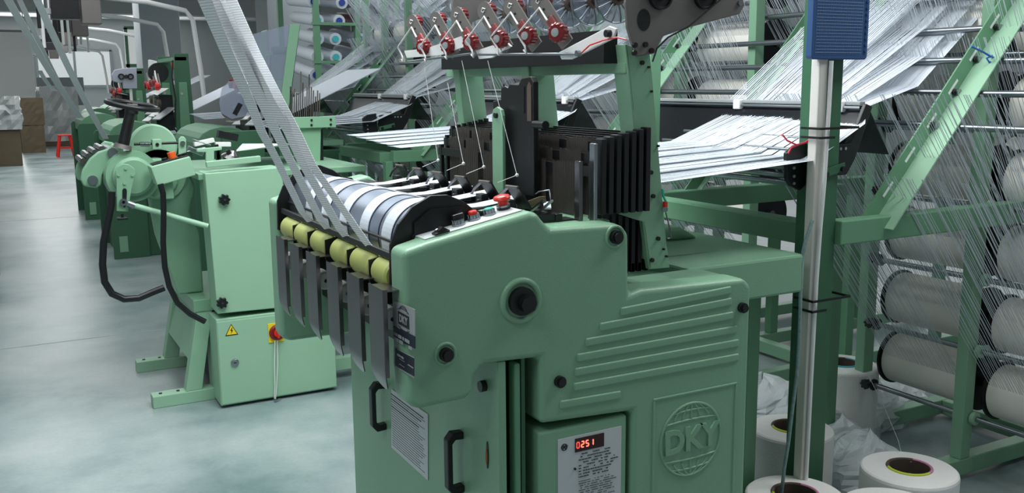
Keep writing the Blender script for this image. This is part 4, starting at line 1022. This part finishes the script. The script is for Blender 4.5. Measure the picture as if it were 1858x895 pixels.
# gear case, crank arm
gc = PY(4.55, 235, 322)
MB().lathe((gc.x+.02, 4.56, gc.z), (0, 1, 0), [(0, 0), (0, .075), (.01, .088), (.03, .090), (.03, .115), (.14, .12), (.14, 0)], 48).build('gear_case', G, L2)
MB().lathe((gc.x+.13, 4.62, gc.z-.02), (0, 1, 0), [(0, 0), (0, .085), (.01, .095), (.10, .095)], 40).build('gear_case', G, L2)
MB().lathe((gc.x+.15, 4.70, gc.z-.01), (0, 1, 0), [(0, .0), (0, .12), (.15, .12), (.15, 0)], 40).build('rear_case', G, L2)
arm = xz(4.53, [(211, 383), (211, 330), (209, 310), (213, 302), (222, 297), (233, 298), (243, 305), (246, 315), (243, 325), (238, 345), (232, 384)])
am = MB().prism(arm, 'y', 4.52, 4.53).build('crank_arm', G, L2, bevel=.003)
MB().prism(xz(4.52, [(222, 371), (222, 345), (224, 342), (228, 342), (230, 345), (229, 371), (226, 378)]), 'y', 4.516, 4.519).build('arm_slot', BK, am)
p = PY(4.51, 224, 367); MB().lathe((p.x, 4.517, p.z), (0, -1, 0), [(0, .016), (.012, .016), (.012, .007), (.004, .006)], 16).build('slot_nut', CH, am)
for q in ((228, 306), (215, 318), (240, 318), (226, 333)):
    p = PY(4.519, *q); MB().cyl((p.x, 4.514, p.z), (p.x, 4.521, p.z), .006, 10).build('arm_bolt', G, am)
MB().cyl(PY(4.50, 243, 373), PY(4.40, 378, 411), .0125, 16).build('tie_rod', GP, L2)
MB().cyl(PY(4.505, 232, 369), PY(4.50, 245, 374), .016, 14).build('rod_end', CH, L2)
MB().cyl(PY(4.505, 222, 388), PY(4.505, 222, 398), .006, 10).build('knob_stem', BK, L2)
p = PY(4.505, 222, 396); MB().box(p.x-.022, p.x+.022, 4.49, 4.52, p.z-.008, p.z+.004).build('wing_knob', BK, L2, bevel=.003)
# curved arms with chrome studs on the left
for dy, m_ in ((4.66, G), (4.98, G)):
    ap = xz(4.66, [(152, 338), (146, 326), (150, 308), (163, 288), (178, 276), (196, 270), (204, 262), (222, 266), (226, 276), (212, 290), (196, 300), (186, 318), (184, 336), (176, 342), (162, 340)])
    MB().prism(ap, 'y', dy, dy+.035).build('swing_bracket', m_, L2, bevel=.008, seg=3)
for q in ((204, 277), (168, 327)):
    p = PY(4.66, *q); MB().cyl((p.x, 4.645, p.z), (p.x, 5.02, p.z), .022, 20).build('bracket_shaft', CH, L2)
    MB().cyl((p.x, 4.640, p.z), (p.x, 4.646, p.z), .019, 20).build('shaft_end', CH, L2)
p = PY(4.66, 205, 285)
m = MB()
for q in ((150, 292), (160, 283), (172, 276), (184, 270)):
    p = PY(4.75, *q); m.cyl((p.x, 4.72, p.z), (p.x, 5.0, p.z), .014, 12)
m.build('roller_set', ST, L2)
# handwheel
h0 = PY(4.60, 223, 266); h1 = PY(4.60, 238, 200); ax = (h1-h0).normalized()
MB().cyl(h0, h1, .025, 24, r1=.023).build('wheel_column', BK, L2)
MB().lathe(h0-ax*.01, ax, [(0, .04), (.02, .036), (.02, .02)], 20).build('column_base', ALU, L2)
wax = Vector((.17, -.10, 1)).normalized(); aa = wax.orthogonal().normalized(); cc = wax.cross(aa); wc = h1+ax*.022
hwheel = MB().tube([wc+aa*.108*math.cos(t)+cc*.108*math.sin(t) for t in [2*math.pi*i/40 for i in range(40)]], .0115, 10, closed=True).build('hand_wheel', BK, L2)
m = MB()
for i in range(3):
    t = 2*math.pi*i/3+.5; m.obox(wc-wax*.012, wc+(aa*math.cos(t)+cc*math.sin(t))*.10, .022, .008, up=wax)
m.cyl(wc-wax*.035, wc+wax*.004, .030, 20, r1=.024); m.build('wheel_hub', BK, hwheel)
# push-button box
cxp = xz(4.42, [(273, 303), (345, 284), (355, 318), (286, 338)])
bx = MB().prism(cxp, 'y', 4.42, 4.53).build('button_box', GP, L2, bevel=.004)
tl = Vector((cxp[0][0], 4.475, cxp[0][1])); tr_ = Vector((cxp[1][0], 4.475, cxp[1][1])); d = (tr_-tl).normalized(); nn = Vector((-d.z, 0, d.x))
q = tl+(tr_-tl)*.50; MB().obox(q+nn*.002-d*.075, q+nn*.002+d*.082, .07, .010, up=nn).build('button_strip', BK, bx, bevel=.002)
q = tl+(tr_-tl)*.62; MB().cyl(q+nn*.002, q+nn*.034, .0175, 20).build('red_button', OR, bx)
for f_ in (.42, .82, .93): q = tl+(tr_-tl)*f_; MB().cyl(q+nn*.004, q+nn*.016, .013, 16).build('black_button', BK, bx)
MB().box(.655, .69, 4.46, 4.52, 1.00, 1.085).build('box_mount', G, L2)
# cables
tag(MB().tube([PY(4.50, *q) for q in [(203, 348), (202, 372), (196, 400), (188, 440), (186, 480), (190, 512), (203, 533), (225, 543), (252, 541), (275, 531), (298, 522)]], .016, 10).build('black_hose', BK),
    'thick black cable looping out from the handwheel loom over the floor', 'cable')
tag(MB().tube([PY(4.40, *q) for q in [(291, 334), (296, 352), (297, 390), (296, 440), (299, 485), (307, 520), (322, 550), (345, 570), (372, 584)]], .013, 10).build('black_hose', BK),
    'black cable running down from the push-button box to the cabinet', 'cable')
# table top of the second loom with brackets and comb
MB().box(.80, 1.60, 4.45, 5.3, 1.075, 1.105).build('table', G, L2, bevel=.004)
MB().obox(PY(4.42, 374, 299), PY(4.42, 472, 288), .03, .028).build('reed_bracket', GP, L2, bevel=.003)
MB().prism(xz(4.5, [(373, 300), (373, 276), (357, 276), (357, 270), (402, 266), (402, 272), (388, 274), (388, 300)]), 'y', 4.49, 4.51).build('reed_bracket', GP, L2, bevel=.003)
for (a, b_, w_, m_) in [((352, 262), (388, 254), .03, WH), ((350, 254), (382, 264), .012, CH), ((390, 262), (418, 262), .03, WH), ((340, 268), (368, 280), .03, CH), ((338, 275), (372, 268), .008, CH), ((404, 290), (436, 292), .02, CH)]:
    MB().obox(PY(4.6, *a), PY(4.6, *b_), .03, w_*.7).build('guide_piece', m_, L2, bevel=.002)
for (a, b_) in [((396, 270), (395, 300)), ((392, 262), (397, 292)), ((412, 272), (424, 290))]:
    MB().obox(PY(4.58, *a), PY(4.58, *b_), .02, .018).build('needle_arm', BK, L2, bevel=.002)
p = PY(4.6, 420, 290); MB().lathe((p.x, 4.6, p.z), (.2, -.3, 1), [(0, 0), (0, .045), (.015, .05), (.03, .03), (.05, .012), (.05, 0)], 20).build('needle_cam', ST, L2)
MB().obox(PY(4.75, 395, 243), PY(4.75, 430, 250), .05, .035).build('shuttle_block', BS, L2)
MB().add([PY(4.6, 428, 275)+Vector((0, 0, 0)), PY(4.6, 520, 262), PY(5.2, 560, 262), PY(5.2, 440, 262)]+[p_+Vector((0, 0, .004)) for p_ in (PY(4.6, 428, 275), PY(4.6, 520, 262), PY(5.2, 560, 262), PY(5.2, 440, 262))],
         [(0, 1, 2, 3), (7, 6, 5, 4), (0, 4, 5, 1), (1, 5, 6, 2), (2, 6, 7, 3), (3, 7, 4, 0)]).build('fabric_table', WH, L2)
m = MB(); m.prism(xz(4.85, [(522, 213), (607, 211), (609, 231), (524, 233)]), 'y', 4.84, 4.87); m.build('comb_beam', G, L2, bevel=.002)
for q in ((526, 219), (526, 228), (565, 218), (565, 227), (600, 217), (600, 226)):
    p = PY(4.84, *q); MB().cyl((p.x, 4.835, p.z), (p.x, 4.842, p.z), .006, 10).build('bolt', BK, L2)
MB().prism(xz(4.87, [(535, 232), (582, 232), (580, 330), (548, 330)]), 'y', 4.865, 4.90).build('comb_post', G, L2, bevel=.002)
MB().prism(xz(4.90, [(580, 234), (585, 234), (587, 300), (582, 325), (578, 325)]), 'y', 4.895, 4.93).build('post_edge', BK, L2)
rc = random.Random(3)
for i in range(15):
    x = 526+3.8*i; yt = 150+rc.uniform(0, 30)-(22 if i in (5, 9, 10) else 0)
    p0 = PY(4.90, x, 212); p1 = PY(4.90, x+1, yt)
    MB().cyl(p0, p1, .0032, 6).build('comb_rod', HD if i % 3 else ST, L2)
# ================================================================ CLEAR GUARD PANELS
t = thing('clear_guard', 'tall clear plastic guard panel with green metal edge, behind the rising tapes', 'guard panel', (1.5, 5.9, 1.0))
gq = xz(5.9, [(443, 190), (455, 63), (528, 44), (520, 190)])
MB().prism([gq[0], gq[1], gq[2], gq[3]], 'y', 5.9, 5.906).build('panel', CLR, t)
MB().prism(xz(5.89, [(507, 200), (526, 44), (544, 44), (522, 205)]), 'y', 5.88, 5.895).build('edge_post', G, t, bevel=.002)
MB().prism(xz(5.89, [(520, 205), (543, 44), (545, 44), (524, 205)]), 'y', 5.89, 5.91).build('dark_edge', INB, t)
MB().prism(xz(5.91, [(470, 150), (474, 57), (484, 54), (480, 150)]), 'y', 5.91, 5.915).build('inner_strip', GP, t)
MB().box(1.55, 1.75, 5.86, 5.93, 0, 1.25).build('stand', GD, t, bevel=.004)
t = thing('round_guard', 'round-cornered clear plastic cover over a spoked disc, left of the rising tapes', 'guard panel', (1.3, 6.0, 1.0))
MB().prism(xz(6.0, [(401, 205), (398, 185), (403, 160), (415, 148), (433, 145), (450, 155), (455, 180), (452, 210), (420, 216)]), 'y', 6.0, 6.006).build('panel', CLR, t)
p = PY(6.02, 425, 195); MB().lathe((p.x, 6.03, p.z), (0, -1, 0), [(0, .0), (0, .085), (.01, .085), (.01, .02), (.02, .015), (.02, 0)], 32).build('disc', ALU, t)
m = MB(); m.obox(PY(6.01, 425, 208), PY(6.01, 436, 188), .02, .03); m.build('black_bracket', BK, t)
MB().box(1.24, 1.5, 6.02, 6.08, 0, 1.22).build('stand', GD, t, bevel=.004)
# ================================================================ LOOMS FURTHER DOWN THE AISLE
def far_loom(y0, label, tall=1.80, dx=0.0, front=True, seed=1):
    rn = random.Random(seed)
    t = thing('weaving_loom', label, 'loom', (1.3+dx, y0+.5, 0), None)
    x0 = .84+dx
    pr = [(x0, .0), (x0, 1.06), (x0+.02, 1.09), (x0+.25, 1.09), (x0+.30, 1.06), (x0+.30, .0)]
    MB().prism(pr, 'y', y0, y0+.03).build('side_plate', GD, t, bevel=.004)
    MB().prism(pr, 'y', y0+1.0, y0+1.03).build('side_plate', GD, t, bevel=.004)
    MB().box(x0+.06, x0+1.2, y0+.04, y0+.99, .0, 1.0).build('body', GD, t, bevel=.01)
    hd = [(x0+.04, 1.0), (x0+.04, 1.08)]+[(x0+.24-.20*math.cos(R(a)), 1.08+.12*math.sin(R(a))) for a in range(0, 181, 20)]+[(x0+.44, 1.0)]
    MB().prism(hd, 'y', y0+.04, y0+.99).build('hood', GF, t, bevel=.006)
    MB().box(x0+.46, x0+1.15, y0+.05, y0+.98, 1.03, 1.07).build('table', G, t)
    MB().box(x0+.50, x0+.72, y0+.08, y0+.94, 1.075, 1.10).build('fabric', YN, t)
    for yy in (y0+.02, y0+.96):
        up = MB().prism([(x0+.60, 1.0), (x0+.76, 1.0), (x0+.74, tall), (x0+.62, tall)], 'y', yy, yy+.05).build('upright', GD, t, bevel=.003)
        MB().prism([(x0+.63, 1.05), (x0+.72, 1.05), (x0+.71, tall-.25), (x0+.64, tall-.25)], 'y', yy-.012, yy).build('cover_plate', GF, up, bevel=.012, seg=3)
        MB().cyl((x0+.66, yy-.02, tall-.35), (x0+.66, yy-.012, tall-.35), .012, 10).build('bolt', SIL, up)
    MB().box(x0+.62, x0+.72, y0+.02, y0+1.0, tall-.06, tall-.03).build('cross_rail', GF, t)
    MB().box(x0+.50, x0+.62, y0+.25, y0+.45, 1.10, 1.42).build('heddle_block', BK, t, bevel=.004)
    MB().box(x0+.46, x0+.60, y0+.20, y0+.50, 1.10, 1.24).build('harness_box', BS, t, bevel=.004)
    MB().box(x0+.50, x0+.62, y0+.60, y0+.85, 1.10, 1.36).build('heddle_block', BS, t, bevel=.004)
    for k in range(5):
        yy = y0+.12+.17*k; zz = tall-.22+rn.uniform(-.02, .02)
        tp = MB().obox((x0+.50, yy, zz-.06), (x0+.50, yy+.10, zz+.05), .01, .05, up=(0, 0, 1)).build('tensioner_plate', WH if k % 2 else ALU, t, bevel=.003)
        MB().lathe((x0+.49, yy, zz-.05), (-1, 0, 0), [(0, 0), (0, .035), (.03, .035), (.035, .015), (.035, 0)], 16).build('tensioner_knob', RK if k % 3 else RD, tp)
    MB().add([(x0+.46, y0+.06, 1.42), (x0+.46, y0+.55, 1.44), (x0+.56, y0+.55, tall-.30), (x0+.56, y0+.06, tall-.30), (x0+.464, y0+.06, 1.42), (x0+.464, y0+.55, 1.44), (x0+.564, y0+.55, tall-.30), (x0+.564, y0+.06, tall-.30)],
             [(0, 1, 2, 3), (7, 6, 5, 4), (0, 4, 5, 1), (1, 5, 6, 2), (2, 6, 7, 3), (3, 7, 4, 0)]).build('white_board', WH, t)
    for k in range(4):
        yy = y0+.10+.22*k; z_ = 1.16+rn.uniform(0, .1)
        MB().obox((x0+.44, yy, z_), (x0+.60, yy+.12, z_+.10), .09, .012).build('guide_plate', WH if k % 2 else SIL, t, bevel=.003)
        MB().cyl((x0+.47, yy+.05, z_+.14), (x0+.50, yy+.05, z_+.14), .035, 14).build('guide_disc', ALU if k % 2 else CORE, t)
    MB().obox((x0+.70, y0+.5, 1.25), (x0+1.5, y0+.5, 1.62), .8, .006).build('warp', YN, t)
    MB().lathe((x0+.55, y0+.5, tall-.16), (0, 1, 0), [(0, 0), (0, .09), (.05, .09), (.05, 0)], 24).build('feed_wheel', BK, t)
    MB().tube([(x0+.60, y0-.01, tall-.06), (x0+.58, y0-.03, tall-.2), (x0+.60, y0-.02, tall-.4), (x0+.57, y0-.03, tall-.65), (x0+.62, y0, tall-.72)], .007, 6).build('black_wire', BK, t)
    MB().cyl((x0+.12, y0-.005, .72), (x0+.12, y0+.003, .72), .05, 20).build('round_opening', BK, t)
    MB().box(x0+.05, x0+.12, y0-.008, y0, .06, .20).build('outlet_box', G, t, bevel=.002)
    return t
fl = []
for i, (yy, lb_, dx) in enumerate([(7.15, 'dark green loom with tall uprights, third down the row', .42), (8.86, 'dark green loom with outlet box on its side, fourth down the row', 0),
        (11.7, 'dark green loom with rounded hood beside the aisle, fifth down the row', 0), (14.6, 'dark green loom half hidden behind the rising tapes of the aisle, sixth down the row', .28),
        (17.5, 'small distant dark green loom, seventh down the row', .8), (20.4, 'small distant dark green loom, eighth down the row', 1.15), (23.3, 'farthest dark green loom visible down the row', 1.5)]):
    fl.append(far_loom(yy, lb_, dx=dx, tall=1.78 if i < 2 else 1.70, seed=i))
# grey feeder head with black eyelets on a white stand
t = thing('feeder_head', 'grey feeder head with two black ringed eyelets on a slim stand, behind the handwheel', 'machine head', (1.1, 9.6, 0))
hp_ = xz(9.6, [(214, 150), (206, 148), (203, 136), (208, 127), (222, 124), (248, 123), (249, 161), (224, 161), (223, 150)])
MB().prism(hp_, 'y', 9.6, 9.66).build('head_plate', mat('blue_grey_plate', srgb(168, 172, 188), .5), t, bevel=.006)
for q in ((220, 139), (237, 139)):
    p = PY(9.59, *q); MB().lathe((p.x, 9.60, p.z), (0, -1, 0), [(0, .028), (.02, .028), (.02, .016), (.005, .016)], 20).build('eyelet', BK, t)
p = PY(9.59, 229, 139); MB().cyl((p.x, 9.58, p.z), (p.x, 9.6, p.z), .018, 16).build('eyelet_plug', BK, t)
p = PY(9.62, 238, 170); MB().cyl((p.x, 9.63, 1.05), (p.x, 9.63, p.z+.06), .014, 12).build('stand', WH, t)
MB().box(p.x-.1, p.x+.1, 9.55, 9.75, 0, 1.06).build('stand_base', GD, t)
t = thing('white_cabinet', 'white sheet metal board with red cap standing above the looms', 'board', (1.7, 10.5, 0))
q = xz(10.5, [(271, 108), (306, 116), (306, 152), (272, 152)]); MB().prism(q, 'y', 10.5, 10.6).build('board', WH, t, bevel=.005)
p = PY(10.5, 307, 118); MB().sphere((p.x+.02, 10.48, p.z), .05, 14).build('red_cap', RD, t)
MB().box(q[0][0]+.03, q[0][0]+.12, 10.51, 10.59, 0, q[0][1]-.1).build('board_post', GD, t)
# tapes of the far looms rising over the aisle
def rise(a, da, b_, db, w_, label, grp):
    p0 = CAM+(FW+RT*((a[0]-CX)/FPX)-UP*((a[1]-CY)/FPX))*da; p1 = CAM+(FW+RT*((b_[0]-CX)/FPX)-UP*((b_[1]-CY)/FPX))*db
    n_ = 8; pts = [p0+(p1-p0)*(i/n_)-Vector((0, 0, .04*math.sin(math.pi*i/n_))) for i in range(n_+1)]
    tag(MB().ribbon(pts, (w_*.95, -w_*.3, 0), .002).build('woven_tape', TFAR), label, 'tape', grp)
rise((192, 252), 7.9, (62, -12), 5.6, .023, 'long white tape rising from beside the handwheel to the upper left', 'tapes rising from the far looms')
rise((146, 214), 10.4, (8, -12), 7.2, .032, 'long white tape rising to the upper left corner, left of its neighbour', 'tapes rising from the far looms')
rise((128, 190), 12.5, (30, -12), 8.8, .026, 'thin far white tape rising between two longer ones', 'tapes rising from the far looms')
rise((100, 165), 14, (72, 128), 12.6, .03, 'short far white tape low over the aisle', 'tapes rising from the far looms')
# ================================================================ OVERHEAD WINDERS
def winder(x, y, z, s, label):
    t = thing('overhead_winder', label, 'winder', (x, y, z), 'overhead winders along the aisle')
    MB().box(x-.20*s, x+.0, y, y+.30, z, z+.33*s).build('motor_box', ALU, t, bevel=.008)
    MB().box(x-.42*s, x+.16*s, y-.02, y+.32, z+.34*s, z+.38*s).build('shelf', ALU, t, bevel=.004)
    MB().box(x-.50*s, x-.22*s, y+.02, y+.28, z+.05, z+.30*s).build('dark_box', BS, t, bevel=.006)
    MB().box(x-.60*s, x-.30*s, y+.05, y+.2, z+.10, z+.16).build('bracket', SIL, t)
    for dx in (-.38, -.16): MB().cyl((x+dx*s, y+.15, z+.38*s), (x+dx*s, y+.15, ZC), .016, 8).build('hanger_rod', WH, t)
    MB().tube([(x-.02, y+.1, z+.30*s), (x+.5, y+.12, z+.26*s), (x+.92, y+.15, z+.18*s), (x+1.0, y+.18, z+.08), (x+1.06, y+.2, z-.5), (x+1.08, y+.2, z-.85)], .028, 8).build('white_pipe', WH, t)
    return t
wl = ['nearest', 'second', 'third', 'fourth', 'farthest']
for i, (x, y) in enumerate([(1.17, 11.6), (1.27, 14.4), (1.38, 17.7), (1.48, 21.4), (1.58, 26.0)]):
    winder(x, y, 2.18, 1.0, 'grey overhead winder box with white pipe above the aisle, %s of five' % wl[i])
t = thing('overhead_track', 'bundle of hanging white rods and cables at the upper left of the aisle', 'track', (.5, 9, 3.2), None)
rr_ = random.Random(2)
for i in range(9):
    x = .50+.055*i+rr_.uniform(-.015, .015); y = 11+.6*i
    MB().cyl((x*y/11, y, 1.9+rr_.uniform(0, .2)), (x*y/11, y, ZC), .018, 8).build('hanging_rod', WH if i % 3 else BK, t)
MB().box(.45, 1.35, 10.9, 16.2, ZC-.08, ZC-.02).build('track_rail', SIL, t)
# ================================================================ THINGS AT THE FAR END
t = thing('plastic_stool', 'small red plastic stool standing in the aisle by the looms', 'stool', (1.36, 22.8, 0))
sx, sy = 1.36, 22.8
MB().box(sx-.13, sx+.13, sy-.13, sy+.13, .45, .48).build('seat', RD, t, bevel=.01)
for dx in (-1, 1):
    for dy in (-1, 1): MB().obox((sx+dx*.17, sy+dy*.17, 0), (sx+dx*.10, sy+dy*.10, .45), .04, .04).build('leg', RD, t)
MB().box(sx-.14, sx+.14, sy-.15, sy-.13, .18, .22).build('rung', RD, t)
t = thing('wrapped_pallet', 'goods wrapped in grey plastic film at the far end of the aisle', 'pallet', (1.45, 27.5, 0))
def lump(x0, x1, y0, y1, z0, z1, nm, m_, par, seed, amp=.05):
    rn = random.Random(seed); n = 7; m = MB()
    g = lambda a, b_, i: a+(b_-a)*i/n
    for face in range(5):
        vs = []
        for i in range(n+1):
            for j_ in range(n+1):
                e_ = .0 if i in (0, n) or j_ in (0, n) else rn.uniform(-amp, amp)
                if face == 0: v = (g(x0, x1, i), y0+e_, g(z0, z1, j_))
                elif face == 1: v = (x0+e_, g(y0, y1, i), g(z0, z1, j_))
                elif face == 2: v = (x1+e_, g(y0, y1, i), g(z0, z1, j_))
                elif face == 3: v = (g(x0, x1, i), g(y0, y1, j_), z1+e_)
                else: v = (g(x0, x1, i), y1+e_, g(z0, z1, j_))
                vs.append(v)
        m.add(vs, [(i*(n+1)+j_, (i+1)*(n+1)+j_, (i+1)*(n+1)+j_+1, i*(n+1)+j_+1) for i in range(n) for j_ in range(n)])
    return m.build(nm, m_, par)
FILM = mat('grey_film', srgb(165, 168, 168), .35, bump=1.0, bscale=25, var=.25, vscale=6)
lump(1.12, 2.0, 27, 28.6, .12, 1.5, 'wrapped_goods', FILM, t, 1)
MB().box(1.1, 2.02, 26.98, 28.62, 0, .11).build('pallet_base', BRN, t, bevel=.01)
MB().box(1.15, 2.3, 28.7, 29.0, 1.0, 1.75).build('back_board', PL, t)
t = thing('carton_stack', 'stack of brown cartons at the far left of the aisle', 'carton', (.85, 25, 0))
lump(.56, 1.05, 24.5, 25.5, 0, .62, 'lower_carton', BRN, t, 4, .008); lump(.60, 1.08, 24.6, 25.5, .63, 1.25, 'upper_carton', BRN, t, 5, .008)
t = thing('wrapped_bundle', 'bluish plastic-wrapped bundle hanging below the pale screen', 'bundle', (.2, 21, 0))
lump(-.1, .50, 20.6, 21.4, .70, 1.36, 'wrapped_goods', FILM, t, 7)
MB().box(-.1, .46, 20.65, 21.35, 0, .70).build('bundle_base', BRN, t, bevel=.01)
t = thing('mesh_rack', 'wire mesh rack at the left edge of the aisle', 'rack', (-.1, 11, 0))
for yy in (8.6, 10.4, 12.2, 14): MB().box(-.09, -.05, yy, yy+.04, 0, 1.25).build('rack_post', ALU, t)
for i in range(10):
    z = .15+.11*i
    MB().tube([(-.07+.02*math.sin(k), 8.6+5.4*k/40, z+.03*math.sin(k*1.7+i)) for k in range(41)], .012, 5).build('wire', SIL, t)
MB().box(-.40, -.12, 8.6, 14.04, 0.02, .30).build('rack_tray', BS, t)
# shelf of long tubes behind the creels
t = thing('tube_rack', 'tall green rack stacked with long pale yarn tubes behind the creels', 'rack', (3.9, 10.6, 0))
for xx in (3.1, 3.55, 4.0, 4.45, 4.9):
    for yy in (10.0, 11.4): MB().box(xx-.03, xx+.03, yy-.03, yy+.03, 0, 3.3).build('rack_post', GF, t)
for z in (1.75, 2.15, 2.55, 2.95): MB().box(3.05, 4.95, 9.96, 10.02, z-.03, z).build('rack_rail', GF, t)
rt = random.Random(9); 
for k in range(9):
    for j_ in range(7):
        z = 1.60+.19*k; x = 3.08+.27*j_+rt.uniform(-.05, .05)
        tb = MB().cyl((x, 10.02, z), (x+.12, 11.3, z+.12), .065, 12).build('yarn_tube', YN if rt.random() < .8 else RP, t)
        MB().cyl((x-.002, 10.005, z), (x, 10.02, z), .035, 10).build('tube_end', BL if rt.random() < .5 else TQ, tb)
# ================================================================ CREELS BEHIND: the same creel, its rolls and yarns again
bpy.context.view_layer.update(); index_kids()
base = [o for o in sc.objects if o.parent is None and o.name.split('.')[0] in ('yarn_roll', 'warp_sheet', 'yarn_threads')]
for n_, (dy, which) in enumerate([(1.72, 'second'), (3.75, 'third'), (5.86, 'fourth')]):
    KIDS[C1.name] = [k for k in KIDS[C1.name] if k.name.split('.')[0] != 'pole']
    c = dup(C1, C1.location+Vector((0, dy, 0)), 'green steel creel frame with slotted braces, %s creel from the front' % which)
    for yy in (2.11, 3.02):
        MB().box(2.235, 2.285, yy-.03+dy, yy+.03+dy, 0, 1.0).build('short_post', GF, c, bevel=.004)
    for o in base:
        if n_ > 1 and 'back column' in o['label']: continue
        g_ = o.get('group')
        if n_ == 0 and o.name.startswith('yarn_roll') and o['label'].split(', ')[-1] in ('lowest', 'next to lowest'): continue
        l_ = o['label'].replace('near loom', 'loom by the %s creel' % which).replace('near rack', '%s rack back' % which)
        q = dup(o, o.location+Vector((0, dy, 0)), l_, g_.replace('near loom', '%s loom' % which).replace('near rack', '%s rack' % which))
